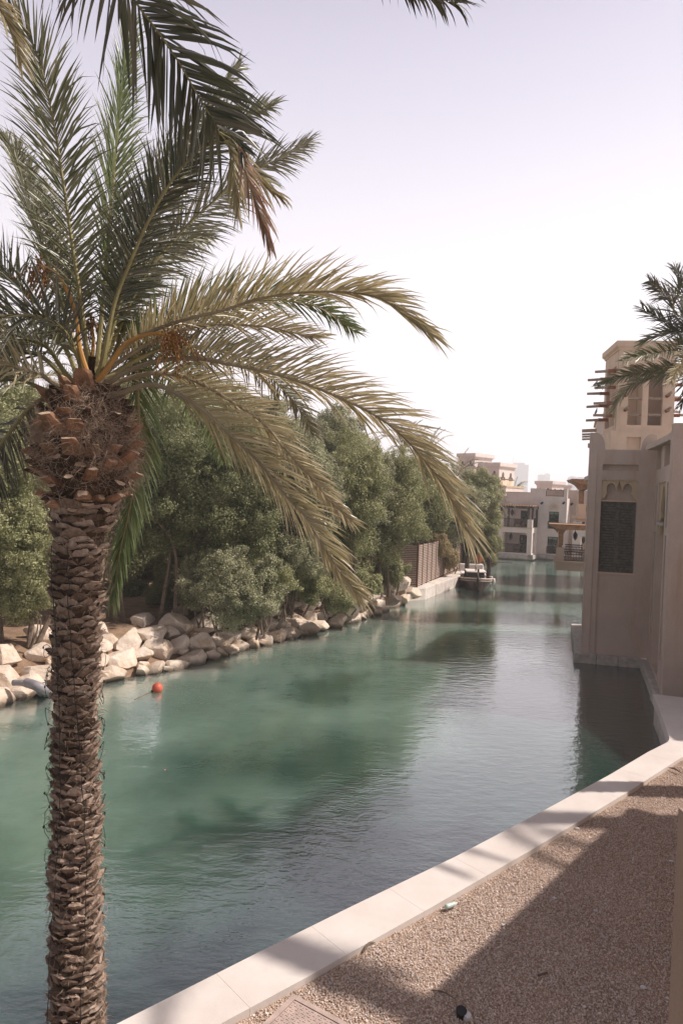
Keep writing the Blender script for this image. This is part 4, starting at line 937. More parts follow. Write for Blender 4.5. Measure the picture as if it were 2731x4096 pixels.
b = MB(); vs = [bp(l, -wd, sh - .06) for l, wd, sh in st[9:]] + [bp(l, wd, sh - .06) for l, wd, sh in reversed(st[9:])]; b.add(vs, [tuple(range(len(vs)))]); vs = [bp(l, -wd, .2) for l, wd, sh in st[:10]] + [bp(l, wd, .2) for l, wd, sh in reversed(st[:10])]; b.add(vs, [tuple(range(len(vs)))]); b.build('deck', M['hull_edge'], boat)
def bb(l0, l1, s0, s1, z0, z1, mat, nm, bv=.03):
    b = MB(); b.hexa([bp(l0, s0, z0), bp(l1, s0, z0), bp(l1, s1, z0), bp(l0, s1, z0), bp(l0, s0, z1), bp(l1, s0, z1), bp(l1, s1, z1), bp(l0, s1, z1)]); o = b.build(nm, mat, boat); bevel(o, bv); return o
bb(-.2, 1.3, -.62, .62, .2, 1.1, M['black'], 'cabin_box'); bb(-.35, 1.42, -.75, .75, 1.1, 1.2, M['white_cloth'], 'cabin_top', .05)
bb(-2.6, -.6, -.95, -.55, .2, .8, M['white_cloth'], 'cushion', .08); bb(-2.6, -.6, .55, .95, .2, .8, M['white_cloth'], 'cushion', .08)
bb(-3.1, -2.75, -.95, .95, .2, 1.35, M['white_cloth'], 'cushion', .08)
b = MB(); b.tube([bp(1.1, .02, 1.2), bp(1.1, .02, 3.55)], .05, 8); b.tube([bp(1.1, -.28, 3.75), bp(1.1, .02, 3.5), bp(1.1, .3, 3.75)], .03, 6); b.build('mast', M['black'], boat)
b = MB(); b.tube([bp(BL / 2 + .02, .05, .1), bp(BL / 2 + .06, .05, 1.55)], [.09, .07], 8); b.build('stem_post', M['wood_dark'], boat)
for s_ in (-1, 1):
    for l in (.6, -.8):
        b = MB(); c_ = bp(l, s_ * (BW + .12), .42); b.lathe(c_, [(.02, -.24), (.1, -.2), (.12, 0), (.1, .2), (.02, .24)], 10); b.build('fender', M['white_cloth'], boat, smooth=True)
b = MB(); b.tube([bp(2.6, -.3, 1.0), bp(2.9, -1.1, .95), (Pa[0] + .3, Pa[1] - .5, .8), (Pa[0], Pa[1], 1.0)], .02, 6); b.build('mooring_rope', M['rope'], boat)

# red buoy
c_ = G(*Q(361, 1590), 0); t = thing('buoy', (c_[0], c_[1], 0), 'round red plastic buoy floating near the boulders', 'buoy')
b = MB(); R0 = 12.2 * .43495 * c_[1] / 682; b.add(IV4 * R0 + np.array([c_[0], c_[1], R0 * .68]), IF4); b.build('float', M['buoy'], t, smooth=True)
b = MB(); b.lathe((c_[0] - R0 * .75, c_[1] - .03, .0), [(.05, -.1), (.06, .04), (.03, .08), (.02, .09)], 10); b.build('eyelet', M['black'], t)
b = MB(); b.tube([(c_[0] - R0 * .8, c_[1], .03), (c_[0] - R0 * 1.5, c_[1] - .3, .008), (c_[0] - R0 * 2.6, c_[1] - .9, .004)], .012, 5); b.build('rope', M['rope'], t)

# drain pipes on the left rocks
def pipe(pts, r0, lab, valve=False):
    P3 = [G(*fl(x * 300 / 1568, 2600 + y * 250 / 1307), z) for x, y, z in pts]; t = thing('drain_pipe', (P3[-1][0], P3[-1][1], 0), lab, 'pipe', 'drain pipes at the left edge'); S, _ = catmull(P3, 30)
    b = MB(); b.tube(S, r0, 16); b.build('tube', M['pipe'], t, smooth=True)
    b = MB()
    for i in (14, 20, 27): b.tube([S[i], S[i + 1]], r0 * 1.09, 16)
    b.build('collar', M['pipe'], t)
    if valve:
        b = MB(); p = S[13]; b.tube([(p[0], p[1], p[2] + r0 * .9), (p[0], p[1], p[2] + r0 + .18)], .022, 8); b.tube([(p[0] - .1, p[1], p[2] + r0 + .1), (p[0] + .03, p[1], p[2] + r0 + .1)], .012, 6); b.build('valve', M['metal'], t)
pipe([(280, 700, .55), (450, 700, .58), (640, 760, .55), (780, 820, .42), (840, 900, .22), (850, 960, -.1), (852, 1010, -.3)], .09, 'thinner grey drain pipe bending into the water by the boulders')
pipe([(560, 700, .62), (700, 740, .64), (820, 790, .62), (930, 850, .45), (985, 900, .15), (990, 960, -.2)], .135, 'thicker grey drain pipe with a small valve bending into the water', True)

# =================================================================== BUILDING A (near right)
def ears(P, s0, s1, zt, up0, up1, wl, wr, n=10):
    """parapet polygon with rounded ears at both ends"""
    poly = [(s0, zt - .6), (s1, zt - .6), (s1, zt + up1 * .9)]
    poly += [(s1 - wr * .0 - wr * .35 * f, zt + up1 * (.9 + .1 * f)) for f in (.5, 1)]
    for i in range(n + 1):
        a = math.pi / 2 * i / n; poly.append((s1 - wr * .35 - (wr * .65) * math.sin(a), zt + up1 * math.cos(a)))
    for i in range(n + 1):
        a = math.pi / 2 * (1 - i / n); poly.append((s0 + wl * .4 + wl * .6 * math.sin(a), zt + up0 * math.cos(a)))
    poly.append((s0, zt + up0)); out_ = []
    for p in poly:
        if not out_ or abs(p[0] - out_[-1][0]) + abs(p[1] - out_[-1][1]) > 1e-4: out_.append(p)
    return out_
pa0 = G(*c4(240, 1398), .4); pa1 = G(*c4(757, 1444), .4)
pu = (pa1 - pa0)[:2]; pu /= np.linalg.norm(pu)
PA = Plane(pa0, pa1)
bl = thing('waterside_house', (pa0[0], pa0[1], 0), 'near sand plastered house on the right with dark louvred shutters and trefoil arch', 'house')
W_ = PA.hit(c4(812, 20))[0]; W_ = max(W_, PA.L)
H = lambda p, off=0: PA.hit(p, off)
zTop = H(c2(700, 2092))[1]; earL = H(c2(470, 1915))[1] - zTop; earR = H(c2(1090, 1928))[1] - zTop
wl = H(c2(575, 2090))[0] - 0; wr = W_ - H(c2(950, 2095))[0]
nz0, nz1 = H(c2(735, 2312))[1], H(c2(735, 2184))[1]; ns0, ns1 = H(c2(549, 2240))[0], H(c2(925, 2240))[0]
cs0, cs1 = (H(c4(405, 300))[0] + H(c4(335, 1390))[0]) / 2, (H(c4(686, 100))[0] + H(c4(625, 1400))[0]) / 2; cz1 = H(c4(545, 47))[1]
v_side = np.array([.30, .954]); v_side /= np.linalg.norm(v_side)
b = MB(); b.wall(PA, 0, W_, .38, zTop - .6, -.30, 0, [(cs0, cs1, .38, cz1), (ns0, ns1, nz0, nz1)]); b.prism(PA, ears(PA, 0, W_, zTop, earL, earR, wl, wr), -.24, 0)
b.build('wall', M['plaster'], bl)
sh0, sh1 = H(c4(383, 760), -.2)[0], H(c4(640, 770), -.2)[0]; shz0, shz1 = H(c4(510, 770), -.1)[1], H(c4(530, 214), -.1)[1]
for q_ in ((cs0, cs1, -.3, -.06, .38, shz0 - .06), (cs0, cs1, -.36, -.26, shz1 + .02, cz1), (ns0, ns1, -.31, -.16, nz0, nz1)): b = MB(); b.pbox(PA, *q_); b.build('recess_panel', M['plaster'], bl)
b = MB(); b.pbox(PA, cs0, cs1, -.26, -.02, shz0 - .06, shz0); b.build('sill', M['plaster_warm'], bl)
b = MB(); b.pbox(PA, cs0, cs1, -.26, -.08, shz1, shz1 + .05); b.build('lintel', M['plaster_warm'], bl)
# trefoil arch plate
ca, cw = (cs0 + cs1) / 2, (cs1 - cs0) / 2; zb = shz1 + .05; ht = cz1 - zb
def tref():
    L = []   # left half profile in unit coordinates x -1..0, y 0..1
    L += [(-.94, 0), (-.93, .07), (-.80, .10), (-.78, .18), (-.73, .27), (-.64, .30), (-.66, .38)]
    for i in range(15):
        a = math.radians(205 - i * (205 + 25) / 14 * 1.0); L.append((-.46 + .25 * math.cos(a) * 1.0, .58 + .27 * math.sin(a)))
    L += [(-.15, .55), (-.13, .66), (-.06, .80), (-.02, .88), (0, .985)]
    return L
Lp = tref(); Rp = [(-x, y) for x, y in reversed(Lp[:-1])]
cut_ = [(ca + x * cw, zb + y * ht) for x, y in Lp + Rp]
half = [(cs0, zb), cut_[0]] + cut_[1:len(Lp)] + [(ca, cz1), (cs0, cz1)]
b = MB(); b.prism(PA, half, -.14, -.045)
half2 = [cut_[len(Lp) - 1]] + cut_[len(Lp):] + [(cs1, zb), (cs1, cz1), (ca, cz1)]
b.prism(PA, half2, -.14, -.045); b.build('trefoil_arch', M['plaster_cream'], bl)
# louvred shutters
for s0_, s1_ in ((cs0 + .01, (cs0 + cs1) / 2 - .002), ((cs0 + cs1) / 2 + .002, cs1 - .01)):
    b = MB(); z0_, z1_ = shz0 + .002, shz1 - .002
    b.wall(PA, s0_, s1_, z0_, z1_, -.20, -.15, [(s0_ + .075, s1_ - .075, z0_ + .1, z1_ - .09)])
    o = b.build('shutter', M['shutter'], bl); b = MB(); n = 24
    for i in range(n):
        z = z0_ + .1 + (z1_ - z0_ - .19) * (i + .15) / n; h_ = (z1_ - z0_ - .19) / n
        vs = [PA.at(s0_ + .077, -.155, z), PA.at(s1_ - .077, -.155, z), PA.at(s1_ - .077, -.195, z + h_ * .85), PA.at(s0_ + .077, -.195, z + h_ * .85), PA.at(s0_ + .077, -.163, z - .004), PA.at(s1_ - .077, -.163, z - .004)]
        b.add(vs, [(0, 1, 2, 3), (5, 4, 3, 2), (4, 5, 1, 0)])
    b.pbox(PA, s0_ + .06, s1_ - .06, -.22, -.205, z0_ + .08, z1_ - .08, 1); b.build('louvre', [M['shutter'], M['black']], o)
# side wall going back, roof, plinth
v_wall = np.array([.40, .917]); back = np.array(pa0[:2]) + v_wall * 7
rw1 = G(*c4(880, 1737), .4); PRt = Plane(PA.at(W_, 0, 0), rw1)      # return wall, towards the viewer
LR = PRt.L
b = MB(); PS = Plane(back, pa0); b.pbox(PS, 0, PS.L - .01, -.3, 0.002, .38, zTop - .02); b.build('side_wall', M['plaster'], bl)
HR = lambda p, off=0: PRt.hit(p, off)
zN = HR(c9(665, 215))[1]; zS = HR(c9(495, 425))[1] - .05; zM = HR(c9(340, 610))[1]
b = MB()
def hole(a, c_, top=None): 
    s0_, z0_ = HR(a); s1_, z1_ = HR(c_); return [min(s0_, s1_), max(s0_, s1_), min(z0_, z1_), max(z0_, z1_) if top is None else top]
zTR = zM + .0
w1 = hole(c9(345, 1090), c9(458, 605)); w2 = hole(c9(495, 990), c9(628, 440))
w1 = [w1[0], w1[1], HR(c9(400, 1075))[1], zM - .12]; w2 = [w2[0], w2[1], w1[2], zM - .12]
sl1 = hole(c9(350, 1385), c9(335, 2120)); sl2 = hole(c9(560, 1290), c9(545, 2130)); mid = hole(c9(395, 1370), c9(510, 1800))
zl1 = HR(c9(325, 2120))[1]; zmt = HR(c9(460, 1325))[1]
f = lambda x, y: HR(c9(x, y))[0]
sA0, sA1 = f(348, 1500), f(372, 1500); sB0, sB1 = f(395, 1500), f(522, 1500); sC0, sC1 = f(548, 1500), f(588, 1500)
zl2 = HR(c9(325, 2250))[1]; 
zb1 = .75
holes = [(sA0, sA1, zl1, zmt - .05), (sC0, sC1, zl1, zmt - .05), (sA0, sA1, zb1 + .8, zl2), (sC0, sC1, zb1 + .5, zl2), (sB0, sB1, .55, zmt), (w1[0], w1[1], w1[2], w1[3]), (w2[0], w2[1], w2[2], w2[3])]
b.wall(PRt, 0.0, LR - .02, .38, zM, -.32, 0, holes); b.build('return_wall', M['plaster'], bl)
b = MB(); b.pbox(PRt, 0.02, LR - .04, -.5, -.33, .38, zM - .02); b.build('inner_wall', M['plaster'], bl)
b = MB(); b.pbox(PRt, sB0 + .05, sB1 - .05, -.30, -.24, HR(c9(480, 2140))[1] + .1, zmt - .9); b.build('window', M['shutter'], bl)
b = MB(); b.pbox(PRt, sB0 + .02, sB1 - .02, -.30, .05, HR(c9(480, 2140))[1], HR(c9(480, 2140))[1] + .09); b.build('sill', M['plinth'], bl)
def lattice_arch(sa, sb, zt, zb_):
    w = sb - sa; c_ = (sa + sb) / 2; pts = [(sa, zt), (sa, zb_), (sa + w * .12, zb_), (sa + w * .14, zb_ + .5), (sa + w * .22, zb_ + .62), (sa + w * .15, zb_ + .85), (sa + w * .2, zb_ + 1.1), (sa + w * .35, zt - .25), (c_, zt - .1)]; return pts
b = MB(); q = lattice_arch(sB0, sB1, zmt, zmt - 1.9); b.prism(PRt, q + [(q[-1][0], zmt)], -.16, -.06); b.prism(PRt, [((sB0 + sB1) - x, z) for x, z in (q + [(q[-1][0], zmt)])][::-1], -.16, -.06); b.build('arch_plate', M['plaster_cream'], bl)
# near block face running out of the picture to the right
nf0 = np.array(rw1[:2]); nu = pu.copy(); nf1 = nf0 + nu * 8
PN = Plane(nf0, nf1); b = MB(); zNt = PN.hit(c9(760, 205))[1]
b.pbox(PN, -.02, 8, -.4, 0, .38, zNt); b.pbox(PN, -.02, 8, -.48, -.40, .38, zM - .02)
b.build('front_block', M['plaster'], bl)
b = MB(); b.box(12.7, 17, 16.4, 20.4, .5, 6.4); b.build('added_shade_wing', M['plaster'], bl)  # unseen wing added past the right edge to throw shade on the quay
b = MB(); a_ = PN.at(-.018, -.42, 0); b.pbox(PN, -.018, 8, -5.2, -.49, zM - .3, zM - .1); b.pbox(PA, .3, 9, -6, -.31, zTop - 1.1, zTop - .9); b.build('roof', M['plaster'], bl)
# stone plinth at the waterline
g0, g1, g2 = G(*c4(190, 1475))[:2], G(*c4(690, 1505))[:2], G(*c4(818, 1832))[:2]
g1 = g0 + pu * np.dot(g1 - g0, pu); pb = g0 + v_side * 7.2
b = MB()
def plint(p, q, wv, n, z1=.40):
    for i in range(n):
        a_, c_ = p + (q - p) * (i / n + (.003 if i else 0)), p + (q - p) * ((i + 1) / n); b.slab([a_, c_, c_ + wv, a_ + wv], -.9, z1 + .0 * i)
inn = np.array([-pu[1], pu[0]])
plint(g0, g1 + pu * .02, inn * .75, 3); rv = (g2 - g1) / np.linalg.norm(g2 - g1); rn = np.array([-rv[1], rv[0]]) * -1
if np.dot(rn, pu) < 0: rn = -rn
rn = np.array([-rv[1], rv[0]]); rn = rn if rn[0] > 0 else -rn
b2 = b; plint(g1 + rv * .01, g2, rn * .9, 7, .397); plint(pb, g0 - v_side * .01, pu * .5, 8, .394)
b.slab([g2 + rn * .02, g2 + pu * 7, g2 + pu * 7 + inn * 1, g2 + rn * .02 + inn * 1], -.9, .385)
o = b.build('plinth', M['plinth'], bl); bevel(o, .03, 2)

# =================================================================== WIND TOWER behind house A
def windtower(P, s0, s1, zb_, zt, depth, label, mat, front_open, poles, group='wind towers', cornice=.35, detail=True, polelen=1.1, motif=True, side_open=True):
    b0 = P.at((s0 + s1) / 2, -depth / 2, zb_); t = thing('wind_tower', b0, label, 'tower', group); w = s1 - s0; hh = zt - zb_
    b = MB(); nb = len(front_open); 
    b.wall(P, s0, s1, zb_, zt, -.25, 0, front_open)
    if side_open:
        PL_ = Plane(P.at(s0, -depth, 0), P.at(s0, 0, 0)); PR_ = Plane(P.at(s1, 0, 0), P.at(s1, -depth, 0))
        zo0, zo1 = side_open
        for q in (PL_,):
            hs = [(depth * .14 + (depth * .72) * i / 2 + .05, depth * .14 + depth * .72 * (i + 1) / 2 - .05, zo0, zo1) for i in range(2)]; b.wall(q, .252, depth - .002, zb_, zt, -.25, 0, hs)
    b.pbox(P, s1 - .25, s1 - .001, -depth + .252, -.252, zb_, zt); b.pbox(P, s0 + .003, s1 - .003, -depth, -depth + .25, zb_, zt); b.pbox(P, s0 + .26, s1 - .26, -depth + .26, -.26, zb_, zb_ + .1)
    # inner cross walls
    b.pbox(P, (s0 + s1) / 2 - .06, (s0 + s1) / 2 + .06, -depth + .26, -.26, zb_ + .1, zt - .02)
    b.pbox(P, s0 + .26, (s0 + s1) / 2 - .07, -depth / 2 - .06, -depth / 2 + .06, zb_ + .1, zt - .02); b.pbox(P, (s0 + s1) / 2 + .07, s1 - .26, -depth / 2 - .06, -depth / 2 + .06, zb_ + .1, zt - .02)
    b.build('shaft', mat, t)
    b = MB(); c_ = cornice
    b.pbox(P, s0 - c_ * .35, s1 + c_ * .35, -depth - c_ * .35, c_ * .35, zt - .02, zt + c_ * .5); b.pbox(P, s0 - c_ * .7, s1 + c_ * .7, -depth - c_ * .7, c_ * .7, zt + c_ * .5, zt + c_ * .9); b.pbox(P, s0 - c_, s1 + c_, -depth - c_, c_, zt + c_ * .9, zt + c_ * 2.6)
    b.build('cornice', mat, t)
    for z, dd, side in poles:
        r0 = .085 * w / 3.2
        if side == 'L': a, c2_ = P.at(s0 + .1, dd, z), P.at(s0 - polelen, dd + random.uniform(-.05, .05), z + random.uniform(-.08, .04)); m_ = P.at(s0 - .42 * polelen / 1.1, dd, z)
        elif side == 'R': a, c2_ = P.at(s1 - .1, dd, z), P.at(s1 + polelen, dd, z + random.uniform(-.08, .04)); m_ = P.at(s1 + .42 * polelen / 1.1, dd, z)
        else: a, c2_ = P.at(dd, -.1, z), P.at(dd - .1, polelen * .85, z + .06); m_ = P.at(dd - .02, .32, z + .02)
        b = MB(); b.tube([a, np.array(a) * .6 + np.array(c2_) * .4 + np.array([0, 0, .015]), c2_], [r0, r0 * 1.04, r0 * .93], 10); o = b.build('pole', M['pole'], t)
        if detail: b = MB(); b.tube([a, m_], r0 * 1.22, 10); b.build('rope_wrap', M['red_wrap'], o)
    return t
TD = 37.0
tl, tr_ = D(*c2(690, 1800), TD), D(*c2(1290, 1800), TD - .4)
PT = Plane(tl, tr_); HT = PT.hit; sT = PT.L
zc = HT(c2(990, 1045))[1]; zt0 = HT(c2(990, 1902))[1]
op = []
for x0, x1 in ((808, 958), (1020, 1170)): op.append((HT(c2(x0, 1700))[0], HT(c2(x1, 1700))[0], HT(c2(900, 1835))[1], HT(c2(900, 1200))[1]))
pls = []
for y, dd in ((1250, -.5), (1325, -2.3), (1425, -.5), (1485, -2.3), (1592, -.5), (1622, -2.3), (1727, -.5), (1777, -2.3)): pls.append((HT(c2(660, y))[1] + (.25 if dd < -1 else 0), dd, 'L'))
for y, dd in ((1400, -.4), (1480, -2.4), (1558, -.4), (1628, -2.4), (1725, -.4), (1795, -2.4)): pls.append((HT(c2(1310, y))[1], dd, 'R'))
for x, y in ((785, 1680), (1215, 1690), (1222, 1535), (785, 1525)): s_, z = HT(c2(x, y)); pls.append((z, s_, 'F'))
wt = windtower(PT, 0, sT, zt0, zc, 3.0, 'large sand coloured wind tower with timber poles behind the near house', M['plaster_warm'], op, pls, cornice=.17, side_open=(op[0][2], op[0][3]))
for y in (1552, 1722):
    z = HT(c2(900, y))[1]
    for o_ in op: b = MB(); b.tube([PT.at(o_[0] - .05, -.12, z), PT.at(o_[1] + .05, -.12, z)], .075, 10); b.build('cross_beam', M['pole'], wt)
b = MB(); z2 = HT(c2(900, 2400))[1] - 3; nn0, nn1 = HT(c2(795, 2000))[0], HT(c2(945, 2000))[0]; nzz = HT(c2(870, 1962))[1]
sb0 = HT(c2(625, 2000))[0]
b.wall(PT, sb0, sT - .02, z2, zt0, -.3, .12, [(nn0, nn1, z2 + 1, nzz)]); b.pbox(PT, sb0, sT - .02, -3.4, -.31, z2, zt0 - .003); b.pbox(PT, nn0 - .02, nn1 + .02, -.305, -.1, z2 + 1, nzz); b.build('base', M['plaster_warm'], wt)
# block and farther wind tower poles left of it
PB = Plane(D(*c2(490, 1800), 46), D(*c2(700, 1800), 45.6)); mbk = thing('roof_block', PB.at(1, 0, 4), 'pale pink roof pavilion to the left behind the large wind tower', 'building')
b = MB(); zt_ = PB.hit(c2(590, 1795))[1]; b.pbox(PB, 0, PB.L + 1.5, -4, 0, 1.2, zt_); b.pbox(PB, PB.hit(c2(570, 1700))[0], PB.L + 1.5, -3, -.5, zt_, PB.hit(c2(620, 1655))[1]); b.build('wall', M['plaster_light'], mbk)
b = MB(); b.pbox(PB, -.12, PB.L + 1.5, -4.1, .12, zt_, zt_ + .14); b.build('coping', M['plaster_warm'], mbk)
for y in (1875, 1890, 1920, 1945, 1972):
    z = PB.hit(c2(400, y))[1]; b = MB(); b.tube([PB.at(.1, -.4, z), PB.at(PB.hit(c2(335, y))[0], -.6, z - .03)], .07, 8); b.build('pole', M['pole'], mbk)
for y in (2028, 2042, 2058):
    z = PB.hit(c2(400, y))[1]; b = MB(); b.tube([PB.at(.1, -.6, z), PB.at(PB.hit(c2(395, y))[0], -.6, z)], .06, 8); b.build('pole', M['pole'], mbk)
# pigeons
def pigeon(p, lab, face=1, tilt=.5):
    t = thing('pigeon', p, lab, 'bird', 'pigeons perched on the tower poles'); ct, st_ = math.cos(tilt), math.sin(tilt); V = []; b = MB(); k_ = 12
    axis_ = [(-.17, .00, .008), (-.12, .01, .022), (-.05, .025, .05), (.02, .035, .062), (.07, .06, .05), (.10, .095, .034), (.115, .125, .03), (.14, .13, .02), (.165, .12, .006)]
    pts = []
    for x, z, r0 in axis_: pts.append((p[0] + face * (x * ct - z * 0), p[1], p[2] + .07 + x * st_ + z)); V.append(r0)
    b.tube(pts, V, k_); b.build('body', M['pigeon'], t, smooth=True)
    b = MB()
    for s_ in (-1, 1): b.tube([(p[0], p[1] + s_ * .02, p[2] + .06), (p[0] + .01, p[1] + s_ * .02, p[2])], .005, 5)
    b.build('legs', M['red_wrap'], t)
pz = HT(c2(485, 1425))[1]; p = PT.at(HT(c2(492, 1425))[0], -.5, pz + .09); pigeon(p, 'grey pigeon on the upper pole of the large wind tower', 1, .6)
pz = HT(c2(485, 1727))[1]; p = PT.at(HT(c2(497, 1727))[0], -.5, pz + .09); pigeon(p, 'grey pigeon standing on a lower pole of the large wind tower', 1, 1.1)

# =================================================================== MIDDLE HOUSE with timber pavilions over the water
MD = 54.0
ml, mr_ = D(*c10(200, 1900), MD), D(*c10(760, 1930), MD - .6)
PM = Plane(ml, mr_); HM = PM.hit
mh = thing('canal_house', (PM.at(2, -2, 0)), 'house with brown timber pergola balcony jutting over the canal behind the near house', 'house')
z = lambda y, x=500: HM(c10(x, y))[1]; s = lambda x, y=1700: HM(c10(x, y))[0]
sR = s(800, 1700) + 2.5
b = MB(); b.pbox(PM, s(145, 1860), sR, -3.6, .25, z(1890), z(1862)); b.pbox(PM, s(185, 1890), sR, -3.4, .1, z(1930), z(1892)); b.pbox(PM, s(200, 2000), sR, -3.3, 0, z(2055), z(1932)); b.build('balcony_slab', M['plaster_shaded'], mh)
b = MB(); n = 9
for i in range(n): s_ = s(205) + (s(755) - s(205)) * i / (n - 1); b.prism(PM.shifted(0), [(s_ - .03, z(2050)), (s_ + .03, z(2050)), (s_ + .06, z(1935)), (s_ - .06, z(1935))], .003, .06)
b.build('corbel', M['plaster_shaded'], mh)
b = MB(); b.pbox(PM, s(210), s(352), -.9, .12, z(1862), z(1620)); b.prism(PM, [(s(150, 1860), z(1862)), (s(210), z(1862)), (s(210), z(1790))], -.8, .1); b.pbox(PM, s(742), s(790), -.5, .1, z(1862), z(1640)); b.build('pier', M['plaster_shaded'], mh)
# lattice balustrade
def balustrade(P, s0, s1, z0, z1, d, parent, mat, nv, turned=True, lattice=False):
    b = MB(); b.pbox(P, s0, s1, d - .05, d + .03, z1 - .07, z1); b.pbox(P, s0, s1, d - .05, d + .03, z0, z0 + .06)
    hm = z0 + (z1 - z0) * .72
    if turned:
        b.pbox(P, s0, s1, d - .04, d + .02, hm, hm + .05); b.pbox(P, s0, s1, d - .04, d + .02, z0 + (z1 - z0) * .28, z0 + (z1 - z0) * .28 + .05)
    for i in range(nv + 1):
        x = s0 + (s1 - s0) * i / nv; b.pbox(P, x - .022, x + .022, d - .035, d + .015, z0 + .061, z1 - .071 if not lattice else hm - .001)
    if lattice:
        m = nv; dz = z1 - .071 - hm - .05
        for i in range(m):
            x0, x1 = s0 + (s1 - s0) * i / m, s0 + (s1 - s0) * (i + 1) / m
            for (a, c_) in ((x0, x1), (x1, x0)):
                b.prism(P, [(a - .012, hm + .051), (a + .012, hm + .051), (c_ + .012, z1 - .072), (c_ - .012, z1 - .072)], d - .03, d - .015 if a < c_ else d - .001)
    b.build('balustrade', mat, parent)
balustrade(PM, s(352), s(740), z(1862), z(1640), .02, mh, M['wood_rail'], 13, True, True)
balustrade(PM, s(400), s(745), z(1800), z(1590), -3.0, mh, M['wood_dark'], 12, True, True)
def pavilion(P, xs, zpost0, zroof, s0, s1, d0, d1, parent, bs_=.45):
    b = MB(); th = .34
    b.prism(P, [(s0 + .55, zroof - th), (s1, zroof - th), (s1, zroof), (s0, zroof), (s0 + .04, zroof - .12), (s0 + .3, zroof - .2)], d0 - .45, d1 + .4)
    b.pbox(P, s0 - .04, s1, d0 - .5, d1 + .45, zroof, zroof + .07); b.build('pergola_roof', M['wood_warm'], parent)
    for x, dd in xs:
        b = MB(); b.pbox(P, x - .15, x + .15, dd - .15, dd + .15, zpost0, zroof - th)
        prof_ = [(0, 0), (.15, -.78), (.22, -.7), (.24, -.55), (.36, -.5), (.40, -.34), (.58, -.28), (.64, -.12), (.8, -.08), (.82, 0)]
        for sg in (-1, 1): b.prism(P, [(x + sg * .152 + sg * a * bs_, zroof - th - .002 + c_ * bs_) for a, c_ in (prof_ if sg > 0 else prof_[::-1])], dd - .08, dd + .08)
        b.build('post', M['wood_warm'], parent)
pavilion(PM, [(s(283, 1500), -.35), (s(330, 1500), -2.9)], z(1620), z(1195), s(90, 1190), sR, -3.2, .1, mh)
# wall lantern + upper pavilion
PU = Plane(D(*c10(600, 1000), MD + 3), D(*c10(830, 1000), MD + 2.8)); HU = PU.hit; zu = lambda y, x=700: HU(c10(x, y))[1]; su = lambda x, y=900: HU(c10(x, y))[0]
b = MB(); b.pbox(PU, su(620), su(768), -1.2, 0, zu(1022), zu(790)); b.pbox(PU, su(580, 1040), su(820) + 3, -3, .25, zu(1072), zu(1022)); b.pbox(PU, su(610, 1090), su(820) + 3, -2.9, .12, zu(1125), zu(1074)); b.build('upper_pier', M['plaster_warm'], mh)
balustrade(PU, su(768), su(820) + 1.2, zu(1022), zu(812), -.1, mh, M['wood_rail'], 5, True, True)
pavilion(PU, [(su(680, 600), -.25), (su(742, 600), -1.6)], zu(790), zu(340), su(503, 340), su(840) + 3, -3, .0, mh, .65)
b = MB(); b.pbox(PM, s(800) + .9, s(800) + 8, -8, -1.0, -1, z(1300)); b.pbox(PU, su(820) + 1.2, su(820) + 7, -6, -.8, zu(1200), zu(420)); b.build('wall', M['plaster_light'], mh)
def lantern(parent, p, h=.5, nm='lantern'):
    b = MB(); b.lathe((p[0], p[1], p[2]), [(.01, -h * .62), (h * .1, -h * .5), (h * .22, -h * .3), (h * .26, h * .1), (h * .14, h * .28), (h * .05, h * .4), (.01, h * .7)], 8); return b.build(nm, M['lantern'], parent)
lantern(mh, PM.at(s(573, 1380), -.4, z(1380)), .7)
# =================================================================== VILLA across the canal
VA, VB = G(*c6(385, 582))[:2], G(*c6(870, 618))[:2]
V0 = Plane(VA, VB)                       # balcony block, plinth line
VI = np.array([-V0.u[1], V0.u[0]])       # inward
vl = thing('canal_villa', (V0.at(3, -3, 0)), 'pink plastered two storey villa across the water with dark balcony railings', 'villa')
PVf = V0.shifted(-.35)                   # front of balcony block
h = lambda x, y: PVf.hit(c6(x, y)); h5 = lambda x, y: PVf.hit(c5(x, y))
s0, s1 = h(440, 400)[0], h(862, 400)[0]
zg = .55
gs0, gs1, gz0, gz1 = h(492, 400)[0], h(803, 400)[0], h(640, 510)[1], h(640, 258)[1]
fz = h(640, 190)[1]                      # first floor level
pz = h(840, 97)[1]                       # top of balcony posts
rz = h5(860, 1262)[1]                    # pergola top
bk = 3.0
b = MB()
b.wall(PVf, s0, s1, zg, fz, -.35, 0, [(gs0, gs1, gz0, gz1)])
# right side face of the block, with its own opening
PSd = Plane(PVf.at(s1, 0, 0), PVf.at(s1, -bk, 0)); b.wall(PSd, .36, bk, zg, fz, -.3, 0, [(.6, 1.7, gz0, gz1)])
PSl = Plane(PVf.at(s0, -bk, 0), PVf.at(s0, 0, 0)); b.wall(PSl, 0, bk - .36, zg, fz, -.3, 0, [(1.2, 2.3, gz0, gz1)])
b.pbox(PVf, s0 + .31, s1 - .31, -bk, -.36, fz - .35, fz - .02); b.pbox(PVf, s0 + .31, s1 - .31, -bk, -.36, zg, zg + .15)
for a, c_, d0_, d1_ in ((s0, s0 + .55, -.4, 0), (s1 - .55, s1, -.4, 0)): b.pbox(PVf, a, c_, d0_, d1_, fz + .001, pz)
b.build('balcony_block', M['plaster_light'], vl)
b = MB()
for x in (gs0 + .001, gs1 - .25): b.prism(PVf, [(x, gz1), (x, gz1 - .28), (x + .08, gz1 - .3), (x + .14, gz1 - .18), (x + .25, gz1 - .12), (x + .25, gz1)] if x < gs0 + 1 else [(x, gz1), (x, gz1 - .12), (x + .11, gz1 - .18), (x + .17, gz1 - .3), (x + .249, gz1 - .28), (x + .249, gz1)], -.25, -.08)
b.build('corner_bracket', M['plaster_cream'], vl)
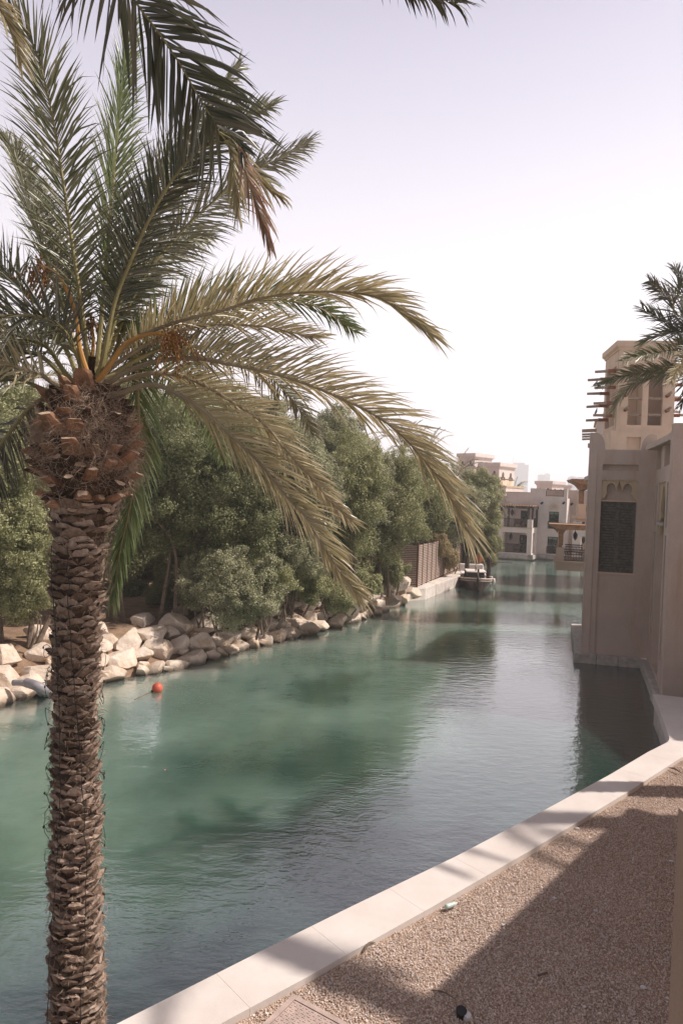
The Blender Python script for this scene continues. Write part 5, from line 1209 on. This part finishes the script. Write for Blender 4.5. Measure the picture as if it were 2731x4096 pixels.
# back wall of the balconies + main body
bodyR = h(1300, 300)[0] + 1.0
PBk = PVf.shifted(-bk)
zr1 = PBk.hit(c5(860, 1070))[1]; zr2 = PBk.hit(c5(1200, 1003))[1]; xs = PBk.hit(c5(1063, 1040))[0]
mB = lambda x, y: PBk.hit(c6(x, y)); m5 = lambda x, y: PBk.hit(c5(x, y))
dr0, dr1, dz1_ = m5(905, 1450)[0], m5(1045, 1450)[0], m5(960, 1350)[1]
gd0, gd1, gdz = mB(708, 400)[0], mB(812, 400)[0], mB(750, 290)[1]
# main facade plane (windows) is a little behind the block's right side
w_hi = (m5(1350, 1450)[0], m5(1508, 1450)[0], mB(1140, 212)[1], m5(1430, 1368)[1])
w_lo = (mB(1060, 400)[0], mB(1190, 400)[0], mB(1120, 525)[1], mB(1120, 312)[1])
xR = PBk.hit(c10(400, 1000))[0]
b = MB()
b.wall(PBk, s0 - .02, xs, zg, zr1, -.4, 0, [(dr0, dr1, fz + .02, dz1_), (gd0, gd1, zg + .16, gdz)])
la, lb = m5(1300, 1100)[0], m5(1590, 1100)[0]
lz0, lz1 = m5(1400, 1128)[1], m5(1400, 1022)[1]
lb = PBk.hit(c10(352, 600))[0]
nb1 = [(mB(a, 340)[0], mB(c_, 340)[0], mB(a, d)[1], mB(a, e_)[1]) for a, c_, d, e_ in ((968, 1008, 383, 335),)] + [(m5(1223, 1430)[0], m5(1278, 1430)[0], m5(1240, 1455)[1], m5(1240, 1400)[1])]
b.wall(PBk, xs, xR, zg, zr2, -.4, 0, [w_hi, w_lo, (la, lb, lz0, zr2 + 1)] + nb1)
b.pbox(PBk, s0, xR, -9, -.41, .3, zr1 - .5)
for q in nb1: b.pbox(PBk, q[0], q[1], -.405, -.08, q[2], q[3])
b.build('wall', M['plaster_light'], vl)
b = MB(); b.pbox(PBk, s0 - .02, xs - .01, -.43, .03, zr1 - .001, zr1 + .09); b.build('coping', M['plaster_cream'], vl)
# rooftop lattice panel
b = MB(); b.pbox(PBk, la, lb, -.2, -.14, lz1 - .06, lz1); b.pbox(PBk, la, lb, -.2, -.14, lz0 + .02, lz0 + .08); b.pbox(PBk, la, la + .07, -.21, -.13, lz0, lz1 + .02); b.pbox(PBk, lb - .07, lb, -.21, -.13, lz0, lz1 + .02)
wL, hL = lb - la, lz1 - lz0 - .14; m = 16; kx = wL / m
def clipd(x0, sg, dd):
    pts = []; zlo, zhi = lz0 + .08, lz1 - .06; 
    xa, xb = x0, x0 + sg * (zhi - zlo)
    za, zb_ = zlo, zhi
    if sg > 0:
        if xb < la + .08 or xa > lb - .08: return
        if xa < la + .08: za += (la + .08 - xa); xa = la + .08
        if xb > lb - .08: zb_ -= (xb - lb + .08); xb = lb - .08
    else:
        if xa < la + .08 or xb > lb - .08: return
        if xb < la + .08: zb_ -= (la + .08 - xb); xb = la + .08
        if xa > lb - .08: za += (xa - lb + .08); xa = lb - .08
    if abs(xa - xb) < .05: return
    b.prism(PBk, [(xa - .018, za), (xa + .018, za), (xb + .018, zb_), (xb - .018, zb_)], dd - .012, dd)
for i in range(-8, m + 9):
    clipd(la + kx * i, 1, -.16); clipd(la + kx * i, -1, -.174)
b.build('roof_lattice', M['wood_dark'], vl)
def window(P, q, d, parent, rail=True, blind=True, cols=2):
    a, c_, z0, z1 = q; b = MB(); zm = z0 + (z1 - z0) * .42 if rail else z0
    b.wall(P, a + .002, c_ - .002, z0 + .002, z1 - .002, d - .08, d, [(a + .07 + (c_ - a - .07) * i / cols, a + (c_ - a - .07) * (i + 1) / cols, z0 + .1, z1 - .08) for i in range(cols)])
    o = b.build('window', M['wood_dark'], parent); b = MB(); b.pbox(P, a + .03, c_ - .03, d - .06, d - .045, z0 + .05, z1 - .05); b.build('pane', M['glass'], o)
    if blind: b = MB(); b.pbox(P, a + .09, c_ - .09, d - .044, d - .03, z1 - .30, z1 - .082); b.build('blind', M['curtain'], o)
    if rail: balustrade(P, a - .05, c_ + .05, z0 + .03, zm, .06, parent, M['wood_dark'], 9)
window(PBk, w_hi, -.12, vl); window(PBk, w_lo, -.12, vl)
window(PBk, (dr0, dr1, fz + .02, dz1_), -.15, vl, False, False); window(PBk, (gd0, gd1, zg + .16, gdz), -.15, vl, False, False)
# fan shaped relief above the upper window
ac, az_ = m5(1433, 1322)[0], m5(1433, 1322)[1]; ar = (m5(1512, 1322)[0] - m5(1356, 1322)[0]) / 2
b = MB(); A_ = [(ac + ar * math.cos(t), az_ + ar * 1.1 * math.sin(t)) for t in np.linspace(0, math.pi, 20)]; Bq = [(ac + ar * .86 * math.cos(t), az_ + ar * .95 * math.sin(t)) for t in np.linspace(math.pi, 0, 20)]
for i in range(19): b.prism(PBk, [A_[i], A_[i + 1], Bq[18 - i], Bq[19 - i]], .003, .06)
b.pbox(PBk, ac - ar, ac + ar, .003, .05, az_ - .09, az_ - .002)
for t in np.linspace(.12, math.pi - .12, 13): b.prism(PBk, [(ac + ar * .2 * math.cos(t), az_ + .02 + ar * .2 * math.sin(t)), (ac + ar * .8 * math.cos(t + .05), az_ + ar * .88 * math.sin(t + .05)), (ac + ar * .8 * math.cos(t - .05), az_ + ar * .88 * math.sin(t - .05))], .003, .035)
b.build('fan_relief', M['plaster_warm'], vl)
# pergola over the upper balcony
b = MB(); pz0 = h5(860, 1312)[1]; zb0 = pz0 + .02
b.pbox(PVf, s0 - .3, s1 - .35, -.22, .0, zb0, rz - .12); b.pbox(PVf, s0 - .3, s1 - .35, -bk + .01, -bk + .12, zb0, rz - .12)
n = 15
for i in range(28): x = s0 - .25 + (s1 - s0 - .2) * i / 27; b.prism(PVf, [(x - .09, zb0), (x + .09, zb0), (x, zb0 - .07)], -.1, -.02)
b.build('pergola_beam', M['wood_dark'], vl); b = MB()
for i in range(n): x = s0 - .2 + (s1 - s0 + .1) * i / (n - 1); b.pbox(PVf, x - .06, x + .06, -bk + .005, .16, rz - .118, rz + .03)
b.build('pergola_rafter', M['wood_warm'], vl)
for x in (s0 + .12, s0 + .95, s1 - .62): b = MB(); b.pbox(PVf, x, x + .22, -.3, -.08, pz + .002 if x != s0 + .95 else fz, zb0 - .002); b.build('pergola_post', M['wood_dark'], vl)
for x in (.4, 2.6): b = MB(); b.pbox(PSd, x, x + .2, -.2, .02, fz, rz - .452); b.build('pergola_post', M['wood_dark'], vl)
b = MB(); b.pbox(PSd, .3, 2.9, -.2, .04, rz - .45, rz - .1); b.build('pergola_beam', M['wood_dark'], vl)
balustrade(PVf, s0 + .56, s1 - .56, fz + .03, h(640, 82)[1], -.15, vl, M['wood_dark'], 26, False); balustrade(PVf, gs0, gs1, gz0 + .01, h(640, 400)[1], -.15, vl, M['wood_dark'], 26, False)
balustrade(PSd, .62, 2.6, fz + .03, fz + 1.1, -.1, vl, M['wood_dark'], 12, False)
b = MB(); b.pbox(PVf, s0 - .004, s1 + .004, -.36, .03, fz - .08, fz); b.build('floor_band', M['plaster_cream'], vl)
for x, y in ((790, 1370), (625, 290 * 1)): pass
lantern(vl, PBk.at(m5(785, 1360)[0], .25, m5(785, 1370)[1]), .75, 'wall_lantern'); lantern(vl, PBk.at(mB(612, 300)[0], .25, mB(612, 305)[1]), .75, 'wall_lantern')
# flood lamps on the facade
def flood(P, x, z): 
    b = MB(); a = P.at(x, .0, z); c_ = P.at(x + .05, .3, z + .1); b.tube([a, c_], .025, 6); b.tube([P.at(x - .12, .28, z - .05), P.at(x + .12, .34, z + .16)], [.13, .10], 8); b.build('flood_lamp', M['lantern'], vl)
flood(PBk, m5(1252, 1232)[0], m5(1252, 1240)[1]); flood(PBk, PBk.hit(c10(360, 780))[0], PBk.hit(c10(360, 780))[1])
# recessed right part and left wing
PR2 = PBk.shifted(-2.2); b = MB(); zr3 = PR2.hit(c10(500, 530))[1]; x0_, x1_ = PR2.hit(c10(395, 900))[0], PR2.hit(c10(620, 900))[0] + 9
na = (PR2.hit(c10(480, 1000))[0], PR2.hit(c10(532, 1000))[0], PR2.hit(c10(500, 1120))[1], PR2.hit(c10(500, 948))[1]); nb_ = (PR2.hit(c10(455, 1500))[0], PR2.hit(c10(500, 1500))[0], PR2.hit(c10(480, 1600))[1], PR2.hit(c10(480, 1425))[1])
b.wall(PR2, x0_ - 3, x1_, .3, zr3, -.3, 0, [na, nb_]); b.pbox(PR2, x0_ - 3, x1_, -5, -.31, .3, zr3 - .6)
for q in (na, nb_): b.pbox(PR2, q[0], q[1], -.305, -.07, q[2], q[3])
b.build('right_wing_wall', M['plaster'], vl); flood(PR2, PR2.hit(c10(510, 800))[0], PR2.hit(c10(510, 800))[1])
PR3 = PBk.shifted(.9); b = MB(); xa = PR3.hit(c10(512, 1400))[0]; z3 = PR3.hit(c10(540, 1125))[1]
b.pbox(PR3, xa, xa + .9, -.5, 0, .5, z3); b.pbox(PR3, xa, xa + 8, -.5, .002, PR3.hit(c10(600, 1395))[1], PR3.hit(c10(600, 1285))[1]); b.pbox(PR3, xa + 1.5, xa + 8, -3, -2.6, .5, 4); b.build('side_pillar', M['plaster_light'], vl)
b = MB(); z4 = PR3.hit(c10(580, 840))[1]; b.pbox(PR3, xa + .35, xa + .7, -.4, -.1, z3 + .001, z4); b.pbox(PR3, xa + .95, xa + 1.2, -.4, -.1, z3 - 1, z4 - .5); b.pbox(PR3, xa + .3, xa + 1.6, -.42, -.08, z4 - .55, z4 - .001); b.build('side_post', M['wood_dark'], vl)
lantern(vl, PR3.at(PR3.hit(c10(685, 1470))[0], -1.5, PR3.hit(c10(685, 1470))[1]), .8, 'wall_lantern')
PL3 = Plane(G(*c6(150, 592))[:2] - V0.u * 6, G(*c6(345, 592))[:2]); PLw = PL3.shifted(-.35); hl = lambda x, y: PLw.hit(c6(x, y))
b = MB(); e_ = PLw.L - .1; q1 = (hl(160, 450)[0], hl(247, 450)[0], hl(200, 484)[1], hl(200, 300)[1]); b.wall(PLw, -6, e_, zg, 7.6, -.4, 0, [q1]); b.pbox(PLw, -6, e_ - .01, -9, -.41, zg, 7.2); PLs = Plane(PLw.at(e_, 0, 0), PLw.at(e_, -5, 0)); b.pbox(PLs, .41, 5, -.3, .0, zg, 7.3)
b.build('left_wing_wall', M['plaster_light'], vl); window(PLw, q1, -.15, vl); window(PLs, (.9, 2.0, 1.2, 4.6), .09, vl, True, False)
b = MB(); q = PLw.at(e_, -2.5, 0); b.slab([PLw.at(e_ + .01, -2.6, 0)[:2], PVf.at(s0 - .01, -2.9, 0)[:2], PVf.at(s0 - .01, -8, 0)[:2], PLw.at(e_ + .01, -8, 0)[:2]], .3, 7.2); b.build('link_wall', M['plaster'], vl)
# stone plinth
b = MB(); zp = .62
def strip(p, q, wv, n):
    p, q, wv = map(np.array, (p, q, wv))
    for i in range(n): a, c_ = p + (q - p) * (i / n + (.004 if i else 0)), p + (q - p) * ((i + 1) / n); b.slab([a, c_, c_ + wv, a + wv], .16, zp)
strip(VA, V0.at(V0.L, 0, 0)[:2], VI * .9, 6); cR = np.array(V0.at(V0.L, 0, 0)[:2]); 
pS = cR + VI * (bk + .1); strip(V0.at(V0.L + .01, 0, 0)[:2], V0.at(V0.L + .01, -bk + .3, 0)[:2], -V0.u * .5, 4)
strip(pS + V0.u * .02, pS + V0.u * 12, VI * .9, 14); strip(PL3.at(-6, 0, 0)[:2], PL3.at(PL3.L, 0, 0)[:2], np.array([-PL3.u[1], PL3.u[0]]) * .9, 9)
b.build('plinth', M['plinth'], vl)
b = MB(); b.slab([PL3.at(-6, -.5, 0)[:2], PL3.at(PL3.L, -.5, 0)[:2], V0.at(.3, -.3, 0)[:2], V0.at(V0.L - .4, -.3, 0)[:2], V0.at(V0.L - .4, -bk - .4, 0)[:2], V0.at(V0.L + 12, -bk - .4, 0)[:2], V0.at(V0.L + 12, -16, 0)[:2], PL3.at(-6, -16, 0)[:2]], -1, zp - .03); b.build('base', M['plinth'], vl)
# rattan chairs on the balconies
def chair(p, lab):
    t = thing('rattan_chair', p, lab, 'chair', 'rattan chairs on the villa balconies'); P = Plane((p[0] - V0.u[0] * .3, p[1] - V0.u[1] * .3), (p[0] + V0.u[0] * .3, p[1] + V0.u[1] * .3)); z = p[2]
    b = MB(); b.pbox(P, 0, .6, -.55, 0, z + .36, z + .44); o = b.build('seat', M['rattan'], t)
    b = MB(); b.prism(P, [(-.05, z + .44), (.65, z + .44), (.72, z + .86), (.5, z + .95), (.1, z + .95), (-.12, z + .86)], -.6, -.54); b.build('backrest', M['rattan'], t)
    for s_ in (-.06, .58): b = MB(); b.pbox(P, s_, s_ + .07, -.55, .02, z + .62, z + .68); b.build('armrest', M['rattan'], t)
    for s_ in (.0, .54):
        for d in (-.55, -.06): b = MB(); b.pbox(P, s_, s_ + .06, d, d + .06, z, z + .36); b.build('leg', M['rattan'], t)
xc = h(650, 150)[0]
chair(PVf.at(xc, -1.0, fz), 'left rattan armchair on the upper villa balcony'); chair(PVf.at(xc + .95, -1.0, fz), 'right rattan armchair on the upper villa balcony'); chair(PVf.at(xc, -1.1, zg + .15), 'rattan armchair on the shaded ground floor balcony')

# =================================================================== distant wind towers and skyline
def ftower(dep, xl, xr, ytop, ybase, label, slits, depthm, ang=.35, poles=True):
    a, c_ = D(*c5(xl, ytop + 80), dep), D(*c5(xr, ytop + 80), dep * (1 - .02)); P = Plane(a, c_); z1 = P.hit(c5((xl + xr) / 2, ytop))[1]; w = P.L; ch = .30 * w / 3.2
    t = thing('wind_tower', P.at(w / 2, -1, 1.2), label, 'tower', 'distant wind towers'); zt_ = z1 - ch * 2.6
    b = MB(); b.pbox(P, 0, w, -depthm, 0, 1.2, zt_); b.build('shaft', M['plaster_light'], t)
    b = MB(); b.pbox(P, -ch * .4, w + ch * .4, -depthm - ch * .4, ch * .4, zt_ + .001, zt_ + ch * .7); b.pbox(P, -ch, w + ch, -depthm - ch, ch, zt_ + ch * .7, z1); b.build('cornice', M['plaster_light'], t)
    PR_ = Plane(P.at(w, 0, 0), P.at(w, -depthm, 0)); hh = z1 - 6
    for i in range(slits):
        for Pq, W_q in ((P, w), (PR_, depthm)):
            b = MB(); x = W_q * (i + .5) / slits; r0 = W_q * .055 + .03; zc_ = zt_ - .2 * (z1 - zt_) - r0 * 5
            for ox, oz in ((-1.3, 0), (1.3, 0), (0, 1.9)): b.prism(Pq, [(x + ox * r0 + r0 * math.cos(q_), zc_ + oz * r0 + r0 * math.sin(q_) * (1 if oz == 0 else 1.5)) for q_ in np.linspace(0, 2 * math.pi, 11)[:-1]], .003, .06 + .004 * (oz > 0) + .002 * (ox > 0))
            b.build('trefoil_opening', M['wood_rail'], t)
    b = MB()
    for i in range(2): x = depthm * (.12 + .44 * i); b.wall(PR_, x, x + depthm * .34, zt_ - w * 1.6, zt_ - w * .5, .002, .04)
    b.build('side_slit', M['plaster_warm'], t)
    if poles:
        for k_ in range(3):
            z = zt_ - w * (.55 + .32 * k_)
            for dd, l_ in ((-.25 * depthm, .55), (-.75 * depthm, .35)): b = MB(); b.tube([P.at(w - .1, dd, z), P.at(w + w * l_ * .6, dd, z)], .07 * w / 3.2 + .03, 6); b.build('pole', M['pole'], t)
    return t
ftower(120, 285, 575, 597, 1060, 'pink wind tower with side poles at the end of the trees', 2, 5.5)
ftower(125, -60, 190, 452, 900, 'taller pink wind tower partly hidden behind palm fronds', 2, 5.5, poles=False)
ftower(135, 1160, 1400, 886, 1000, 'small wind tower peeking over the villa roof', 2, 4)
ftower(145, 1395, 1462, 948, 1000, 'tiny wind tower right beside the one over the villa roof', 1, 3, poles=False)
P = Plane(D(*c5(565, 1000), 118), D(*c5(680, 1000), 117)); b = MB(); b.pbox(P, -6, P.L, -6, 0, 1.2, P.hit(c5(620, 985))[1]); t = thing('low_building', P.at(0, -3, 1.2), 'pale flat roofed block at the foot of the pink wind tower', 'building'); b.build('wall', M['plaster_light'], t); b = MB(); b.pbox(P, -6.1, P.L + .1, -6.1, .1, P.hit(c5(620, 985))[1] + .001, P.hit(c5(620, 985))[1] + .3); b.build('coping', M['plaster_cream'], t)
def sky_(x0, x1, yt, dep, label, top=None, c=c5):
    a, c_ = D(*c(x0, yt), dep), D(*c(x1, yt), dep); P = Plane(a, c_); z1 = a[2]; t = thing('skyscraper', P.at(P.L / 2, -10, 1), label, 'skyscraper', 'hazy towers on the skyline'); b = MB(); b.pbox(P, 0, P.L, -P.L * .8, 0, .5, z1); b.build('shaft', M['tower_far'], t)
    b = MB(); nf = int(z1 / 3.6)
    for i in range(nf): b.pbox(P, P.L * .03, P.L * .97, .05, .5, 3 + i * 3.6, 4.6 + i * 3.6)
    b.build('balcony_band', M['tower_far'], t)
    b = MB(); b.pbox(P, P.L * .2, P.L * .8, -P.L * .6, -P.L * .2, z1 + .01, z1 + P.L * .12); b.build('roof_plant', M['tower_far'], t)
    if top: b = MB(); b.tube([P.at(P.L * .05, -2, z1), P.at(P.L * .05, -2, z1 + top)], .35, 6); b.build('antenna', M['tower_far'], t)
sky_(785, 1035, 622, 1400, 'broad hazy skyscraper with a thin mast behind the villa roof', 14)
sky_(1195, 1280, 790, 1500, 'left slim hazy tower above the small wind tower'); sky_(1295, 1372, 775, 1550, 'right slim hazy tower above the small wind tower')
sky_(462, 612, 285, 1200, 'hazy block tower left of the upper timber pavilion', None, c10); sky_(612, 800, 300, 1250, 'hazy block tower behind the upper timber pavilion', None, c10)

# =================================================================== NEAR GROUND THINGS
mc = [G(*c8(x, y), .845)[:2] for x, y in ((808, 508), (690, 623), (1085, 612))]
c0 = mc[0]; ua = (mc[1] - c0) / np.linalg.norm(mc[1] - c0); ub = np.array([-ua[1], ua[0]]);
if np.dot(ub, mc[2] - c0) < 0: ub = -ub
wM = .82
t = thing('manhole_cover', (*(c0 + ua * wM / 2 + ub * wM / 2), .82), 'square metal manhole cover with raised tread pattern set in the gravel', 'manhole cover')
Pm = lambda a, c_, z: (*(c0 + ua * a + ub * c_), z)
def flat(b, a0_, a1_, b0_, b1_, z0, z1): 
    v_ = [Pm(a0_, b0_, z0), Pm(a1_, b0_, z0), Pm(a1_, b1_, z0), Pm(a0_, b1_, z0), Pm(a0_, b0_, z1), Pm(a1_, b0_, z1), Pm(a1_, b1_, z1), Pm(a0_, b1_, z1)]
    b.hexa(v_)
M['iron'] = simple('dusty_iron', (.40, .30, .26), .8, .2, 8, .003, 60)
b = MB(); 
for q in ((0, wM, 0, .06), (0, wM, wM - .06, wM), (0, .06, .062, wM - .062), (wM - .06, wM, .062, wM - .062)): flat(b, *q, .70, .865)
b.build('frame', M['iron'], t); b = MB(); flat(b, .066, wM - .066, .066, wM - .066, .7, .857)
for i in range(17):
    for j in range(17):
        a, c_ = .09 + (wM - .18) * i / 16, .09 + (wM - .18) * j / 16; dx, dy = (.016, .005) if (i + j) % 2 else (.005, .016); flat(b, a - dx, a + dx, c_ - dy, c_ + dy, .856, .862)
b.build('lid', M['iron'], t)
# small litter
def litter(px, py, lab, name, build, cat='litter'): 
    p = G(px, py, .83); o = build(p); tag(o, lab, cat); return o
def scrap(p, s_=.04, seed=1, mat='litter_white'):
    r = np.random.default_rng(seed); V = IV3 * np.array([s_, s_ * .7, s_ * .35]); 
    for i in range(len(V)): V[i] *= 1 + .5 * mnoise.noise(Vector(V[i] * 60 + seed))
    b = MB(); b.add(V + np.array(p), IF3); return b.build('paper_scrap', M[mat], smooth=False)
for i, (x, y, s_, lab) in enumerate([(965, 820, .035, 'crumpled white paper scrap lying in the middle of the shaded gravel'), (1380, 1240, .035, 'crumpled white scrap near the bottom right corner'), (1512, 645, .04, 'white scrap in the shaded gravel near the right edge'), (1492, 1290, .02, 'tiny white scrap below the bottom right scrap'), (720, 945, .025, 'grey white scrap just inside the shadow edge'), (1068, 492, .05, 'white stone chip lying against the kerb'), (1155, 878, .03, 'flat pale scrap right of the middle one')]): litter(*c7(x, y), lab, 'paper_scrap', lambda p: scrap(p, s_, i + 3))
p0, p1 = G(*c7(450, 862), .885), G(*c7(508, 842), .885); t = thing('plastic_bottle', (*p0[:2], .83), 'pale green crushed plastic bottle lying against the kerb', 'bottle')
b = MB(); S = [p0 + (p1 - p0) * f for f in (0, .05, .2, .35, .5, .62, .75, .82)]; b.tube(S, [.025, .033, .031, .034, .030, .033, .028, .014], 14); b.build('body', M['bottle'], t, smooth=True); b = MB(); b.tube([p0 + (p1 - p0) * .82, p0 + (p1 - p0) * .92], .014, 12); b.build('cap', M['litter_white'], t)
p0, p1 = G(*c7(385, 1252), .83), G(*c7(497, 1298), .85); S, _ = catmull([p0, p0 * .5 + p1 * .5 + np.array([.01, .02, .01]), p1], 10); b = MB(); b.tube(S, [.009, .008, .009, .01, .009, .008, .008, .007, .006, .004], 7); tag(b.build('twig', M['bark']), 'dark fallen twig on the gravel at the shadow edge', 'twig')
p0 = G(*c7(525, 1372), .82); t = thing('ground_spotlight', p0, 'black round ground spotlight half buried in the shaded gravel', 'lamp'); b = MB(); b.tube([p0 + np.array([0, 0, -.05]), p0 + np.array([-.01, -.03, .075])], [.05, .06], 16); b.build('housing', M['black'], t); b = MB(); b.tube([p0 + np.array([.045, -.05, .01]), p0 + np.array([.05, -.065, .06])], [.045, .04], 12); b.build('hood', M['litter_white'], t)
p0, p1 = G(*c7(885, 1185), .83), G(*c7(930, 1172), .83); b = MB(); b.tube([p0, p1], .011, 6); tag(b.build('twig', M['bark']), 'short thick twig in the middle of the shaded gravel', 'twig')
for (x0, y0, x1, y1, lab) in ((1500, 205, 1568, 235, 'dry palm sheath lying at the kerb by the right edge'), (60, 1075, 118, 1030, 'curled dry leaf in the corner between kerb and gravel')):
    p0, p1 = G(*c7(x0, y0), .86), G(*c7(x1, y1), .86); S, _ = catmull([p0, (p0 + p1) / 2 + np.array([0, .03, .03]), p1], 8); b = MB(); b.tube(S, [.006, .014, .02, .018, .016, .014, .01, .004], 7); tag(b.build('dry_sheath', M['bark']), lab, 'dead leaf')
# petals floating on the canal
for i, (x, y) in enumerate([(379, 1770)]):
    p = G(*Q(x, y), .004); b = MB(); b.lathe(p, [(.014, 0), (.018, .004), (.006, .006)], 7); tag(b.build('petal', simple('pink_petal', (.8, .1, .2), .6)), 'tiny pink petal floating on the green water', 'petal')
# plaster pier at the right edge, and the tall house whose roof edge shades the gravel
PW = Plane(G(677, 1090, .8), G(720, 1090, .8)); cpt = D(671, 1024, 4.9)
t = thing('plaster_pier', (cpt[0] + .4, cpt[1] + .3, .8), 'brown plaster pier at the lower right edge of the picture', 'wall'); b = MB()
topz = D(682, 860, 4.9)[2]
b.box(cpt[0] + .075, cpt[0] + .9, cpt[1] - .5, cpt[1] + .2, .5, 4.15); b.build('shaft', M['plaster_brown'], t); b = MB(); b.box(cpt[0] + .072, cpt[0] + .93, cpt[1] - .53, cpt[1] + .23, .5, .95); b.build('foot', M['plaster_brown'], t)
e0 = G(*c7(235, 1409), .82)[:2]; e1 = G(*c7(1310, 395), .82)[:2]; eu = (e1 - e0) / np.linalg.norm(e1 - e0)
Hs = 5.2; sh = (Hs - .82) / math.tan(SUN_EL); off = np.array([math.cos(SUN_AZ), math.sin(SUN_AZ)]) * sh
r0_ = e0 + off - eu * 0.6; r1_ = e1 + off
t = thing('shade_house', (*(r0_ + eu), .8), 'terrace house outside the right edge whose roof line shades the gravel', 'house'); nrm = np.array([eu[1], -eu[0]])
b = MB(); b.slab([r0_ + nrm * .35, r1_ + nrm * .35, r1_ + nrm * 1.5, r0_ + nrm * 1.5], .5, Hs - .25); b.build('wall', M['plaster_warm'], t)
b = MB(); b.slab([r0_, r1_, r1_ + nrm * 1.6, r0_ + nrm * 1.6], Hs - .248, Hs); b.build('roof', M['plaster'], t)

# =================================================================== AIR
if HAZE:
    b = MB(); b.box(-520, 900, -60, 1700, -2.2, 130); o = b.build('haze', None or bpy.data.materials.new('haze_air'), origin=(0, 0, 0)); hm = o.data.materials[0]; hm.use_nodes = True; q = hm.node_tree; q.nodes.clear(); oo = q.nodes.new('ShaderNodeOutputMaterial'); pv = q.nodes.new('ShaderNodeVolumePrincipled')
    pv.inputs['Color'].default_value = (.97, .97, 1, 1); pv.inputs['Density'].default_value = HAZE; pv.inputs['Anisotropy'].default_value = .3
    q.links.new(pv.outputs[0], oo.inputs['Volume']); o['kind'] = 'stuff'; o['label'] = 'pale dusty haze over the canal'; o['category'] = 'haze'
